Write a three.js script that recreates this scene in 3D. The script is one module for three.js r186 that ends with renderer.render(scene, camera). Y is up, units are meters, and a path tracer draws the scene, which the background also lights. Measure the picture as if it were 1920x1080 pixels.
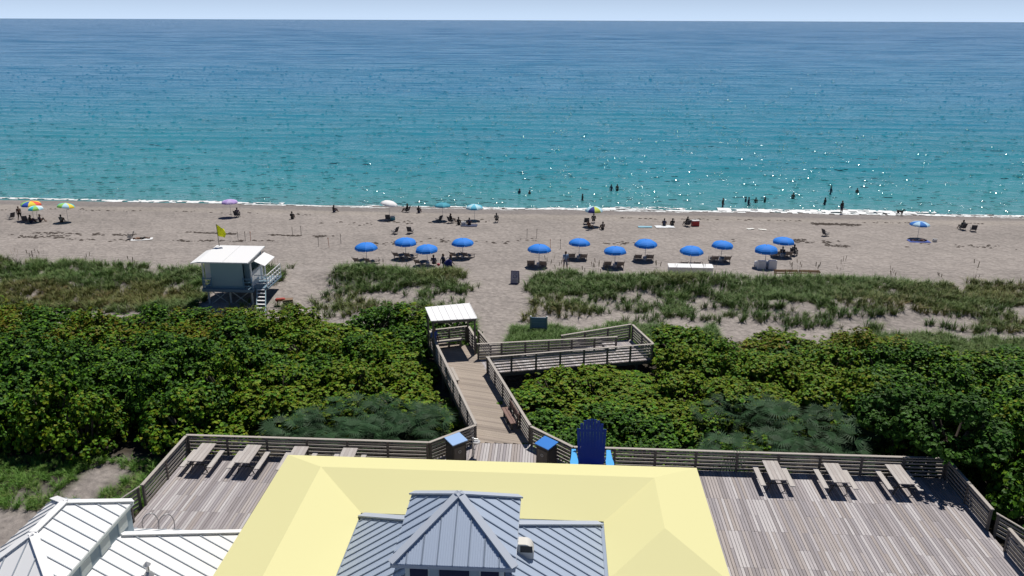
import * as THREE from 'three';
import { mergeGeometries } from 'three/addons/utils/BufferGeometryUtils.js';
import { MarchingCubes } from 'three/addons/objects/MarchingCubes.js';

// ---------------------------------------------------------------- camera, sky, sun, exposure
const scene = new THREE.Scene();
const camera = new THREE.PerspectiveCamera(39.745, 16 / 9, 0.5, 60000);
camera.position.set(0, 22.5, 0);
camera.rotation.order = 'YXZ';
camera.rotation.set(-0.32506, 0.05386, 0.0036);
const renderer = new THREE.WebGLRenderer({ antialias: true });
renderer.toneMapping = THREE.LinearToneMapping;
renderer.toneMappingExposure = 1.0;
renderer.shadowMap.enabled = true;
renderer.shadowMap.type = THREE.PCFSoftShadowMap;

const SKY_H = [0.62, 0.78, 1.0], SKY_Z = [0.022, 0.056, 0.145];
{
  const w = 256, h = 256, d = new Float32Array(w * h * 4);
  for (let j = 0; j < h; j++) {
    const e = Math.max(0, ((j + 0.5) / h - 0.5) * Math.PI), s = Math.sin(e), k = 1 - Math.exp(-s * 11.0);
    for (let i = 0; i < w; i++) {
      const o = (j * w + i) * 4;
      for (let c = 0; c < 3; c++) d[o + c] = SKY_H[c] + (SKY_Z[c] - SKY_H[c]) * k;
      d[o + 3] = 1;
    }
  }
  const sky = new THREE.DataTexture(d, w, h, THREE.RGBAFormat, THREE.FloatType);
  sky.mapping = THREE.EquirectangularReflectionMapping;
  sky.magFilter = sky.minFilter = THREE.LinearFilter;
  sky.needsUpdate = true;
  scene.background = sky;
  scene.environment = sky;
}
const sun = new THREE.DirectionalLight(new THREE.Color(1, 0.955, 0.89), 4.6);
sun.position.set(0, 0, -45).addScaledVector(new THREE.Vector3(0.158, 0.906, -0.392), 160);
sun.target.position.set(0, 0, -45);
sun.castShadow = true;
sun.shadow.mapSize.set(4096, 4096);
Object.assign(sun.shadow.camera, { left: -80, right: 80, top: 80, bottom: -80, near: 10, far: 400 });
scene.add(sun, sun.target);

// ---------------------------------------------------------------- helpers
const V = (x, y, z) => new THREE.Vector3(x, y, z);
let seed = 7;
const rnd = () => { seed = (seed + 0x6D2B79F5) | 0; let t = Math.imul(seed ^ (seed >>> 15), 1 | seed); t = (t + Math.imul(t ^ (t >>> 7), 61 | t)) ^ t; return ((t ^ (t >>> 14)) >>> 0) / 4294967296; };
const rr = (a, b) => a + (b - a) * rnd();
const lerp = (a, b, t) => a + (b - a) * t;
const clamp = (v, a = 0, b = 1) => Math.min(b, Math.max(a, v));
const sstep = (a, b, v) => { const t = clamp((v - a) / (b - a)); return t * t * (3 - 2 * t); };
const hash = (x, y) => { let h = Math.imul(x | 0, 374761393) ^ Math.imul(y | 0, 668265263); h = Math.imul(h ^ (h >>> 13), 1274126177); return ((h ^ (h >>> 16)) >>> 0) / 4294967296; };
function noise(x, y, px = 0, py = px) {
  const xi = Math.floor(x), yi = Math.floor(y), fx = x - xi, fy = y - yi;
  const u = fx * fx * (3 - 2 * fx), v = fy * fy * (3 - 2 * fy);
  let x0 = xi, x1 = xi + 1, y0 = yi, y1 = yi + 1;
  if (px) { x0 = ((x0 % px) + px) % px; x1 = ((x1 % px) + px) % px; y0 = ((y0 % py) + py) % py; y1 = ((y1 % py) + py) % py; }
  const a = hash(x0, y0), b = hash(x1, y0), c = hash(x0, y1), d = hash(x1, y1);
  return a + (b - a) * u + (c - a) * v + (a - b - c + d) * u * v;
}
function fbm(x, y, o = 4, px = 0, py = px) { let s = 0, a = 0.5, n = 0; for (let i = 0; i < o; i++) { s += a * noise(x, y, px, py); n += a; a *= 0.5; x = x * 2 + (px ? 0 : 17.3); y = y * 2 + (px ? 0 : 9.1); px *= 2; py *= 2; } return s / n; }

const taken = {};
const numbered = (n) => { const k = taken[n] = (taken[n] ?? -1) + 1; return k ? `${n}_${String(k).padStart(3, '0')}` : n; };
function tag(o, label, category, group, kind) { o.userData = { label, category }; if (group) o.userData.group = group; if (kind) o.userData.kind = kind; return o; }
const shadow = (m) => { m.castShadow = m.receiveShadow = true; return m; };
function thing(name, label, category, p = [0, 0, 0], turn = 0, group, kind) {
  const o = new THREE.Group(); o.name = numbered(name); o.position.set(p[0], p[1], p[2]); o.rotation.y = turn; scene.add(o);
  return tag(o, label, category, group, kind);
}
function mesh(name, g, m, parent) { const o = shadow(new THREE.Mesh(g, m)); o.name = parent === scene ? numbered(name) : name; parent.add(o); return o; }
function sub(name, parent) { const o = new THREE.Group(); o.name = name; parent.add(o); return o; }
function copy(o, label, p, turn, group) {
  const c = o.clone(); c.name = numbered(o.name.replace(/_\d{3}$/, '')); c.position.set(p[0], p[1], p[2]); c.rotation.y = turn;
  c.userData = { ...o.userData, label }; if (group) c.userData.group = group; scene.add(c); return c;
}
const std = (r, g, b, rough = 0.8, extra = {}) => new THREE.MeshStandardMaterial({ color: new THREE.Color().setRGB(r, g, b), roughness: rough, ...extra });
const BOX = new THREE.BoxGeometry(1, 1, 1);
const CYL = new THREE.CylinderGeometry(0.5, 0.5, 1, 10);
const box = (name, parent, m, x, y, z, w, h, d, ry = 0) => { const o = mesh(name, BOX, m, parent); o.position.set(x, y, z); o.scale.set(w, h, d); o.rotation.y = ry; return o; };
// a straight timber from a to b (in the parent's axes); w across, h along "up"
const _m = new THREE.Matrix4();
function bar(name, parent, m, a, b, w, h, up = V(0, 1, 0)) {
  const o = mesh(name, BOX, m, parent), d = b.clone().sub(a), L = d.length(); d.normalize();
  const side = V(0, 0, 0).crossVectors(d, up); if (side.lengthSq() < 1e-6) side.set(1, 0, 0); side.normalize();
  const u = V(0, 0, 0).crossVectors(side, d);
  o.quaternion.setFromRotationMatrix(_m.makeBasis(side, u, d.clone().negate()));
  o.position.copy(a).add(b).multiplyScalar(0.5); o.scale.set(w, h, L);
  return o;
}
function rod(name, parent, m, a, b, r) {
  const o = mesh(name, CYL, m, parent), d = b.clone().sub(a), L = d.length();
  o.quaternion.setFromUnitVectors(V(0, 1, 0), d.normalize()); o.position.copy(a).add(b).multiplyScalar(0.5); o.scale.set(2 * r, L, 2 * r); return o;
}
// a prism under a polygon given in space (counter-clockwise from above)
function slabGeo(pts, t) {
  const n = pts.length, pos = [], uv = [], tri = (a, b, c) => { for (const p of [a, b, c]) { pos.push(p.x, p.y, p.z); uv.push(p.x * 0.5, p.z * 0.5); } };
  const lo = pts.map((p) => V(p.x, p.y - t, p.z));
  for (let i = 1; i < n - 1; i++) { tri(pts[0], pts[i], pts[i + 1]); tri(lo[0], lo[i + 1], lo[i]); }
  for (let i = 0; i < n; i++) { const j = (i + 1) % n; tri(pts[i], lo[i], lo[j]); tri(pts[i], lo[j], pts[j]); }
  const g = new THREE.BufferGeometry();
  g.setAttribute('position', new THREE.Float32BufferAttribute(pos, 3)); g.setAttribute('uv', new THREE.Float32BufferAttribute(uv, 2)); g.computeVertexNormals();
  return g;
}
function geo(pos, col, uv) {
  const g = new THREE.BufferGeometry(); g.setAttribute('position', new THREE.Float32BufferAttribute(pos, 3));
  if (col) g.setAttribute('color', new THREE.Float32BufferAttribute(col, 3)); if (uv) g.setAttribute('uv', new THREE.Float32BufferAttribute(uv, 2));
  g.computeVertexNormals(); return g;
}
function dataTex(n, f, srgb = true) {
  const d = new Uint8Array(n * n * 4);
  for (let j = 0; j < n; j++) for (let i = 0; i < n; i++) { const c = f(i / n, j / n), o = (j * n + i) * 4; for (let k = 0; k < 3; k++) d[o + k] = clamp(Array.isArray(c) ? c[k] : c) * 255; d[o + 3] = 255; }
  const t = new THREE.DataTexture(d, n, n); t.wrapS = t.wrapT = THREE.RepeatWrapping; t.magFilter = THREE.LinearFilter; t.minFilter = THREE.LinearMipmapLinearFilter; t.generateMipmaps = true;
  if (srgb) t.colorSpace = THREE.SRGBColorSpace; t.needsUpdate = true; return t;
}
const rep = (t, x, y) => { const c = t.clone(); c.repeat.set(x, y); c.needsUpdate = true; return c; };

// ---------------------------------------------------------------- materials
const grain = dataTex(256, (u, v) => { const g = fbm(u * 64, v * 4, 4, 0), f = fbm(u * 24 + 40, v * 3, 3); const s = 0.62 + 0.34 * g + 0.14 * (f - 0.5); return [s, s * 0.985, s * 0.97]; });
const wood = (r, g, b, rough = 0.82) => std(r, g, b, rough, { map: grain, bumpMap: grain, bumpScale: 0.004 });
// weathered planks: grey, lilac grey, brown grey, pale
const PLANK = [[0.58, 0.545, 0.575], [0.66, 0.63, 0.66], [0.45, 0.42, 0.44], [0.56, 0.51, 0.50], [0.78, 0.76, 0.79], [0.50, 0.475, 0.51], [0.62, 0.575, 0.575]].map((c) => wood(...c));
const WALK = [[0.52, 0.45, 0.38], [0.58, 0.505, 0.43], [0.47, 0.405, 0.35], [0.55, 0.475, 0.41], [0.43, 0.37, 0.32]].map((c) => wood(...c));
const M = {
  rail: wood(0.50, 0.47, 0.44), cap: wood(0.66, 0.62, 0.57), post: wood(0.20, 0.18, 0.165), table: wood(0.74, 0.71, 0.69), table2: wood(0.66, 0.62, 0.60), redwood: wood(0.34, 0.22, 0.19),
  yellow: std(0.68, 0.645, 0.325, 0.8), yellowWall: std(0.62, 0.58, 0.26, 0.85),
  tin: std(0.45, 0.525, 0.645, 0.45, { metalness: 0.25 }), tinSeam: std(0.22, 0.27, 0.35, 0.5, { metalness: 0.25 }), tinCap: std(0.40, 0.44, 0.51, 0.75),
  white: std(0.80, 0.80, 0.80, 0.5), whiteSeam: std(0.36, 0.40, 0.45, 0.5), wallBlue: std(0.30, 0.38, 0.44, 0.8), frame: std(0.55, 0.60, 0.60, 0.6), glass: std(0.015, 0.025, 0.07, 0.15),
  steel: std(0.55, 0.55, 0.55, 0.4, { metalness: 0.7 }), dark: std(0.03, 0.03, 0.03, 0.6), hood: std(0.62, 0.60, 0.56, 0.55),
  chair: std(0.006, 0.05, 0.36, 0.5), chairArm: std(0.06, 0.38, 0.80, 0.45), lidBlue: std(0.03, 0.20, 0.62, 0.35), lidPale: std(0.28, 0.44, 0.72, 0.3), bin: std(0.045, 0.04, 0.035, 0.8), green: std(0.05, 0.16, 0.08, 0.7),
  umb: std(0.005, 0.20, 0.72, 0.75, { side: THREE.DoubleSide }), pole: std(0.62, 0.58, 0.55, 0.6), base: std(0.72, 0.70, 0.68, 0.8), sling: std(0.20, 0.17, 0.155, 0.9), slingFrame: std(0.30, 0.27, 0.24, 0.8), cover: std(0.74, 0.74, 0.74, 0.85),
  teal: std(0.27, 0.40, 0.45, 0.8), tealDark: std(0.14, 0.22, 0.28, 0.8), blueRail: std(0.10, 0.22, 0.33, 0.7), flag: std(0.80, 0.78, 0.01, 0.9, { side: THREE.DoubleSide }), red: std(0.45, 0.05, 0.03, 0.6), brown: std(0.22, 0.15, 0.10, 0.85),
};
// ---------------------------------------------------------------- the ground
const PROFILE = [[-20, 0.5], [0, 0.5], [50, 0.9], [57, 0.8], [62, 1.0], [67, 0.9], [71, 0.25], [78, 0], [95, -0.55], [100, -1.0], [106, -1.8], [125, -3], [300, -12], [400, -14]];
function profile(z) { const d = -z; let i = 0; while (i < PROFILE.length - 2 && d > PROFILE[i + 1][0]) i++; const [a, p] = PROFILE[i], [b, q] = PROFILE[i + 1]; return lerp(p, q, clamp((d - a) / (b - a))); }
const pathX = (z) => lerp(-4.2, -4.6, clamp((-z - 52) / 16));
const pathHalf = (z) => lerp(0.9, 2.1, clamp((-z - 51) / 9)) + sstep(64, 70, -z) * 1.3;
// how far a point lies in the dune grass (0 bare sand .. 1 dense)
function duneCover(x, z) {
  const d = -z + (fbm(x * 0.22, z * 0.22 + 40, 3) - 0.5) * 3.0;
  let c = sstep(55.2, 57.0, d) * (1 - sstep(66.6, 69.0, d));
  const e = Math.abs(x - pathX(z)) - pathHalf(z) + (fbm(x * 0.5 + 9, z * 0.5, 2) - 0.5) * 1.4;
  c *= sstep(-0.2, 0.9, e);
  if (x < -18.5 && x > -23.8) c *= 1 - sstep(58.5, 61, d) * 0.95 * sstep(-23.8, -22.6, x) * (1 - sstep(-19.9, -18.5, x));   // the opening by the tower
  if (x < -22 && x > -28.2 && d > 56.5 && d < 62.5) c *= 0.12;                                                   // trodden sand round the tower
  return c;
}
function groundY(x, z) {
  let y = profile(z); const d = -z;
  const dune = sstep(55, 59, d) * (1 - sstep(66, 70.5, d));
  if (dune > 0) { const e = sstep(-0.5, 2.5, Math.abs(x - pathX(z)) - pathHalf(z)); y += dune * e * ((fbm(x * 0.16, z * 0.2, 3) - 0.42) * 1.3 + sstep(62, 66, d) * 0.2); }
  if (d > 70 && d < 100) y += (fbm(x * 0.35 + 5, z * 0.5, 3) - 0.5) * 0.12;
  return y;
}
{
  const xs = [], zs = [];
  for (let x = -260; x < -70; x += 5) xs.push(x); for (let x = -70; x < 70; x += 0.5) xs.push(x); for (let x = 70; x <= 260; x += 5) xs.push(x);
  for (let z = 20; z > -50; z -= 2) zs.push(z); for (let z = -50; z > -112; z -= 0.4) zs.push(z); for (let z = -112; z >= -380; z -= 6) zs.push(z);
  const pos = [], col = [], uv = [], idx = [], nx = xs.length;
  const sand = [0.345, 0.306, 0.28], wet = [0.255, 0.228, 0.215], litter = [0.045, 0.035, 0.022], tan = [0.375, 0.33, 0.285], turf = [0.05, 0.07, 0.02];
  for (const z of zs) for (const x of xs) {
    pos.push(x, groundY(x, z), z); uv.push(x / 6, z / 6);
    const d = -z, w1 = fbm(x * 0.05 + 3, z * 0.16, 4), c = [0, 0, 0];
    let k = 0.86 + 0.30 * fbm(x * 0.35, z * 0.5, 4) + 0.24 * (fbm(x * 0.04, z * 0.1 + 7, 3) - 0.5);
    const wetK = sstep(98.4 + (w1 - 0.5) * 5, 100.2 + (w1 - 0.5) * 5, d), dryK = sstep(93.5, 96.5, d + (w1 - 0.5) * 6) * (1 - wetK) * 0.5;
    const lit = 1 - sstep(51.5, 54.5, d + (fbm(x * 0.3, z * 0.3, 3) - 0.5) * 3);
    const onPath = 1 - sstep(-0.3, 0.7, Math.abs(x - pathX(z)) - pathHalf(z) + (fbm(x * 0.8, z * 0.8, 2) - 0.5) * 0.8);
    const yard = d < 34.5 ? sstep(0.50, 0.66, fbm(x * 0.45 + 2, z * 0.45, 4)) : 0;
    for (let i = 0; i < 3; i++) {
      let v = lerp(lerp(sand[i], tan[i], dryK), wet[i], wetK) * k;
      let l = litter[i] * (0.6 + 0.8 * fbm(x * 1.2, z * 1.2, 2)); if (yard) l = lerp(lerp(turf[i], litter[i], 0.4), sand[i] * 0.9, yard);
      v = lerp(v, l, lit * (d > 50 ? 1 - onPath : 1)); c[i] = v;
    }
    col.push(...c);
  }
  for (let j = 0; j < zs.length - 1; j++) for (let i = 0; i < nx - 1; i++) { const a = j * nx + i, b = a + 1, e = a + nx, f = e + 1; idx.push(a, b, e, b, f, e); }
  const g = geo(pos, col, uv); g.setIndex(idx); g.computeVertexNormals();
  const sandTex = dataTex(512, (u, v) => { const a = fbm(u * 24, v * 24, 4, 24), b = noise(u * 200, v * 200, 200); const s = 0.80 + 0.26 * (a - 0.5) + 0.10 * (b - 0.5); return [s, s, s]; });
  const sandBump = dataTex(512, (u, v) => fbm(u * 14, v * 14, 5, 14), false);
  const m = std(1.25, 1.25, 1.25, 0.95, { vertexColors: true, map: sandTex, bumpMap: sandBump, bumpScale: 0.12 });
  tag(mesh('beach_sand', g, m, scene), 'pale beige sand of the beach, dunes and ground below the shrubs', 'sand', null, 'structure');
}

// ---------------------------------------------------------------- the sea
const ST = [[104, [0.10, 0.28, 0.295]], [118, [0.058, 0.27, 0.305]], [150, [0.028, 0.235, 0.30]], [220, [0.016, 0.215, 0.32]], [330, [0.011, 0.19, 0.335]], [600, [0.009, 0.165, 0.335]], [1500, [0.009, 0.145, 0.32]], [30000, [0.012, 0.14, 0.30]]];
function waterColor(x, d) {
  const bar = (fbm(x * 0.010 + 3, d * 0.030, 3) - 0.5) * 70 * sstep(104, 160, d) + (fbm(x * 0.004, d * 0.010 + 5, 3) - 0.5) * 0.5 * Math.min(d, 900) * sstep(150, 300, d);
  const q = Math.max(104, d + bar); let i = 0; while (i < ST.length - 2 && q > ST[i + 1][0]) i++;
  const t = clamp(Math.log(q / ST[i][0]) / Math.log(ST[i + 1][0] / ST[i][0])), k = 0.9 + 0.2 * fbm(x * 0.06, d * 0.16 + 2, 3);
  return ST[i][1].map((c, j) => lerp(c, ST[i + 1][1][j], t) * k);
}
const SEA = -1.8;
const shoreZ = (x) => -105.0 - 1.1 * (fbm(x * 0.05 + 11, 3.3, 3) - 0.5) * 2 - 1.6 * sstep(-55, -100, x);
{
  // ripples: a height field of crossing wavelets turned into a normal map
  const WN = 1024, hf = new Float32Array(WN * WN);
  for (let j = 0; j < WN; j++) for (let i = 0; i < WN; i++) { const u = i / WN, v = j / WN; let a = fbm(u * 12, v * 24, 2, 12, 24), b = fbm(u * 44, v * 66, 2, 44, 66), c = fbm(u * 18 + 9, v * 26, 2, 18, 26); a = 1 - Math.abs(a * 2 - 1); b = 1 - Math.abs(b * 2 - 1); c = 1 - Math.abs(c * 2 - 1); hf[j * WN + i] = 0.11 * a * a + 0.035 * b * b + 0.22 * Math.pow(c, 14) * sstep(0.52, 0.75, fbm(u * 9, v * 9, 2, 9, 9)); }
  const wave = dataTex(WN, (u, v) => { const i = Math.round(u * WN), j = Math.round(v * WN), H = (a, b) => hf[((b + WN) % WN) * WN + (a + WN) % WN], s = WN / 26 / 4; const dx = (H(i + 2, j) - H(i - 2, j)) * s, dy = (H(i, j + 2) - H(i, j - 2)) * s, l = 1 / Math.hypot(dx, dy, 1); return [0.5 - 0.5 * dx * l, 0.5 - 0.5 * dy * l, 0.5 + 0.5 * l]; }, false);
  const zs = [], xs = [];
  for (let z = -102; z > -180; z -= 0.45) zs.push(z); for (let z = -180, s = 0.6; z > -25000; z -= s, s *= 1.013) zs.push(z); zs.push(-26000);
  const edge = (z) => Math.max(190, -z * 1.6);
  const N = 300; for (let i = 0; i <= N; i++) xs.push(i / N * 2 - 1);
  const pos = [], col = [], uv = [], idx = [], nx = xs.length;
  // what the water itself looks like from above: milky turquoise over the sand bars, blue over deep water
  let phase = 0, prev = -102;   // swell: crests as long as the mesh can carry at that distance
  for (const z of zs) { const step = prev - z, lam = Math.max(9, step * 5); phase += step / lam * 6.2832; prev = z; for (const s of xs) {
    const x = s * edge(z), d = -z, amp = (0.4 + 0.6 * sstep(105, 130, d)) * Math.min(0.8, lam * 0.011); let y = SEA;
    y += amp * (Math.sin(phase + fbm(x * 0.27 / lam, phase * 0.09, 2) * 9) * 0.5 + (fbm(x * 0.9 / lam, phase * 0.7, 3) - 0.5) * 2.2);
    pos.push(x, y, z); uv.push((x + 14 * fbm(x * 0.02, d * 0.02, 2)) / 26, (d + 14 * fbm(x * 0.02 + 50, d * 0.02, 2)) / 26);
    col.push(...waterColor(x, d));
  } }
  for (let j = 0; j < zs.length - 1; j++) for (let i = 0; i < nx - 1; i++) { const a = j * nx + i, b = a + 1, e = a + nx, f = e + 1; idx.push(a, b, e, b, f, e); }
  const g = geo(pos, col, uv); g.setIndex(idx); g.computeVertexNormals();
  const m = new THREE.MeshPhysicalMaterial({ color: 0xffffff, roughness: 0.13, ior: 1.33, specularIntensity: 0.8, vertexColors: true, normalMap: wave, normalScale: new THREE.Vector2(1, 1) });
  tag(mesh('sea', g, m, scene), 'turquoise sea deepening to blue at the horizon, with sun glints', 'sea', null, 'structure');

  // steep little wavelets that catch the sun
  const wp = [], wi = [], Q = 10; for (let j = 0; j <= Q; j++) for (let i = 0; i <= Q; i++) { const u = i / Q * 2 - 1, v = j / Q * 2 - 1, r = Math.max(0, 1 - u * u - v * v); wp.push(u, r * r - 0.04, v); }
  for (let j = 0; j < Q; j++) for (let i = 0; i < Q; i++) { const p = j * (Q + 1) + i; wi.push(p, p + Q + 1, p + 1, p + 1, p + Q + 1, p + Q + 2); }
  const wg = geo(wp); wg.setIndex(wi); wg.computeVertexNormals();
  const NW = 4200, wl = shadow(new THREE.InstancedMesh(wg, new THREE.MeshPhysicalMaterial({ color: 0xffffff, roughness: 0.13, ior: 1.33 }), NW)), wq = new THREE.Quaternion(), wc = new THREE.Color();
  for (let i = 0; i < NW; i++) { const d = 107 + 330 * Math.pow(rnd(), 1.7), x = (rnd() * 2 - 1) * d * 0.85, s = rr(0.35, 0.98) * Math.max(1, d / 260); wq.setFromAxisAngle(V(0, 1, 0), rr(-0.5, 0.5)); wl.setMatrixAt(i, new THREE.Matrix4().compose(V(x, SEA + 0.05, -d), wq, V(s * rr(0.45, 0.8), s * rr(0.08, 0.185), s * 0.36))); wl.setColorAt(i, wc.setRGB(...waterColor(x, d))); }
  wl.name = 'wavelets'; scene.add(wl); tag(wl, 'small steep wavelets glinting all over the sea', 'waves', null, 'stuff');

  // foam: torn sheets and low rollers of white water along the water's edge
  const fp = [];
  const strip = (x0, x1, z0, halfW, h, seedK, thr) => {
    const n = Math.round((x1 - x0) / 0.35), rows = 5;
    const P = (i, r) => { const x = lerp(x0, x1, i / n), zc = shoreZ(x) + z0 + (fbm(x * 0.16 + seedK, seedK, 3) - 0.5) * 1.6; const w = halfW * (0.25 + 1.5 * Math.pow(fbm(x * 0.28 + seedK * 3, 7.7, 3), 1.6)); const q = r / rows * 2 - 1;
      return V(x, Math.max(groundY(x, zc + q * w), SEA) + 0.035 + h * (1 - q * q) * (0.5 + fbm(x * 0.7, q * 2 + seedK, 2)), zc + q * w + (noise(x * 3.1 + seedK, r * 1.7) - 0.5) * 0.35); };
    for (let i = 0; i < n; i++) { const x = lerp(x0, x1, i / n); if (fbm(x * 0.09 + seedK * 5, seedK * 2, 3) < thr) continue;
      for (let r = 0; r < rows; r++) { if (noise(x * 1.3 + seedK * 9, r * 0.9 + seedK) < 0.22 + 0.12 * Math.abs(r - 2) ) continue; const a = P(i, r), b = P(i + 1, r), c = P(i, r + 1), e = P(i + 1, r + 1);
        for (const p of [a, c, b, b, c, e]) fp.push(p.x, p.y, p.z); } }
  };
  strip(-110, -36, -1.2, 0.8, 0.09, 1, 0.30); strip(-55, 110, 0.9, 0.55, 0.05, 2, 0.40); strip(-40, 12, -0.6, 0.45, 0.06, 3, 0.52);
  strip(-12, 110, -0.3, 0.75, 0.09, 4, 0.22); strip(-4, 110, -1.6, 0.5, 0.07, 5, 0.44); strip(22, 48, -1.9, 1.5, 0.14, 6, 0.2); strip(-30, 110, 1.9, 0.22, 0.02, 7, 0.5);
  const fg = geo(fp); mesh('foam', fg, std(0.78, 0.80, 0.80, 0.7, { side: THREE.DoubleSide }), scene);
  tag(scene.children.at(-1), 'white foam of small breaking waves along the shoreline', 'foam', null, 'stuff');
}
// ---------------------------------------------------------------- the deck and the boardwalk
const DY = 2.0, XL = -17.85, XR = 18.65, ZF = -33.95;
const deckFar = (x) => (x > -5.87 && x < -3.72 ? lerp(ZF, -35.9, (x + 5.87) / 2.15) : x >= -3.72 && x <= -0.97 ? -35.9 : x > -0.97 && x < 1.15 ? lerp(-35.9, ZF, (x + 0.97) / 2.12) : ZF);
{
  const deck = thing('deck', 'weathered grey timber deck around the yellow roofed pavilion', 'deck', [0, DY, 0], 0, null, 'structure');
  const W = 0.14, all = [];
  for (let x = XL; x < XR; x += W) {
    const xc = x + W / 2, zs = [deckFar(xc)];
    for (const zj of [-31.6, -29.2, -26.8, -24.4, -22]) zs.push(zj + (rnd() < 0.25 ? 1.2 : 0));
    for (let i = 0; i < zs.length - 1; i++) {
      const a = zs[i], b = zs[i + 1]; if (b - a < 0.2) continue;
      if (xc > -10.6 && xc < 5.6 && a > -28.9) continue;
      if (xc < -10.6 && a > -25) continue;
      const seen = (xc > 5.6 ? 2 : xc < -9 ? 1.2 : 0.9) * (i >= 1 && xc > 6 ? 1.3 : 1) * (xc < -9 && i > 2 ? 0.2 : 1);
      all.push({ xc, a, b, s: seen + rnd() * 0.2, y: rr(-0.004, 0.003), m: Math.min(6, Math.floor(rnd() * 7)) });
    }
  }
  all.sort((p, q) => q.s - p.s);
  all.slice(0, 300).forEach((p) => box('plank', deck, PLANK[p.m], p.xc, p.y - 0.02, (p.a + p.b) / 2, W - 0.018, 0.04, p.b - p.a - 0.008));
  const rest = all.slice(300), base = wood(0.85, 0.85, 0.85), im = shadow(new THREE.InstancedMesh(BOX, base, rest.length)), q = new THREE.Quaternion();
  rest.forEach((p, i) => { im.setMatrixAt(i, _m.compose(V(p.xc, p.y - 0.02, (p.a + p.b) / 2), q, V(W - 0.018, 0.04, p.b - p.a - 0.008))); im.setColorAt(i, PLANK[p.m].color.clone().multiplyScalar(1 / 0.85)); });
  im.name = 'planking'; im.userData.kind = 'stuff'; deck.add(im);
  for (let x = XL + 0.2; x < XR; x += 2.42) box('joist', deck, M.post, x, -0.15, -28.2, 0.09, 0.2, 11.4);
  for (const z of [-33.8, -30.5, -27]) box('beam', deck, M.post, 0.4, -0.37, z, 36.2, 0.24, 0.12);
  for (let x = XL + 0.3; x < XR; x += 3) box('pile', deck, M.post, x, -0.97, -33.6, 0.2, 1.0, 0.2);
  box('fascia', deck, M.rail, -11.9, -0.16, ZF - 0.03, 11.8, 0.26, 0.04); box('fascia', deck, M.rail, 9.95, -0.16, ZF - 0.03, 17.4, 0.26, 0.04);
}
// the boardwalk runs off at an angle; AX along it, AR to its right
const AX = V(-0.321, 0, -0.947), AR = V(0.947, 0, -0.321);
const WL = (t, y = DY) => V(-3.72, y, -35.83).addScaledVector(AX, t), WR = (t, y = DY) => V(-0.97, y, -35.89).addScaledVector(AX, t);
const rampN = [V(-3.93, 3.05, -44.36), V(6.55, 2.73, -47.9)], rampM = [V(-4.68, 3.05, -46.42), V(4.32, 2.62, -49.25)], rampE = V(5.5, 2.73, -51.35), rampC = V(0.66, 2.38, -49.85);
{
  const bw = thing('boardwalk', 'angled timber boardwalk from the deck to the small shelter', 'boardwalk', [0, 0, 0], 0, null, 'structure');
  for (let t = 0.12; t < 14.2; t += 0.145) {
    const a = WL(t), b = WR(t - 0.9); if (t < 1) { const k = (-35.93 - a.z) ; if (k < 0.02) continue; }
    const y = DY - 0.025 + rr(-0.004, 0.004); a.y = b.y = y; if (b.z > -35.95) { const s = (a.z + 35.95) / (a.z - b.z); b.lerpVectors(a, b.clone(), clamp(s)); if (b.distanceTo(a) < 0.15) continue; }
    bar('plank', bw, WALK[Math.floor(rnd() * 5)], a, b, 0.134, 0.04);
  }
  for (const f of [WL, WR]) { bar('stringer', bw, M.post, f(0.6, 1.84), f(14.2, 1.84), 0.1, 0.24); for (let t = 1.5; t < 14.2; t += 2.5) { const p = f(t, 1.2); box('pile', bw, M.post, p.x, p.y, p.z, 0.16, 1.1, 0.16); } }
  const rp = thing('beach_ramp', 'timber switchback ramp turning back beside the low grass', 'ramp', [0, 0, 0], 0, null, 'structure');
  const n1 = rampN[0].clone().setY(2.0), n2 = rampN[1].clone().setY(1.66);
  for (let s = 0.005, L = n1.distanceTo(n2); s < 1; s += 0.15 / L) { const a = n1.clone().lerp(n2, s), b = a.clone().addScaledVector(AX, s > 0.80 ? 3.5 : 2.1); a.y += rr(-0.03, -0.022); b.y = a.y; bar('plank', rp, PLANK[Math.floor(rnd() * 7)], a, b, 0.138, 0.04); }
  const c1 = V(4.5, 1.62, -51.0), c2 = V(-2.2, 1.22, -48.75);
  for (let s = 0, L = c1.distanceTo(c2); s < 1; s += 0.15 / L) { const a = c1.clone().lerp(c2, s), b = a.clone().addScaledVector(AX, -1.75); b.y = a.y; bar('plank', rp, PLANK[Math.floor(rnd() * 7)], a, b, 0.138, 0.04); }
  bar('stringer', rp, M.post, n1.clone().add(V(0, -0.16, 0.03)), n2.clone().add(V(0, -0.16, 0.03)), 0.05, 0.22);
  for (let s = 0.1; s < 1; s += 0.2) { const p = n1.clone().lerp(n2, s); box('pile', rp, M.post, p.x, p.y - 0.75, p.z - 0.05, 0.14, 1.2, 0.14); }
}
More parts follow.
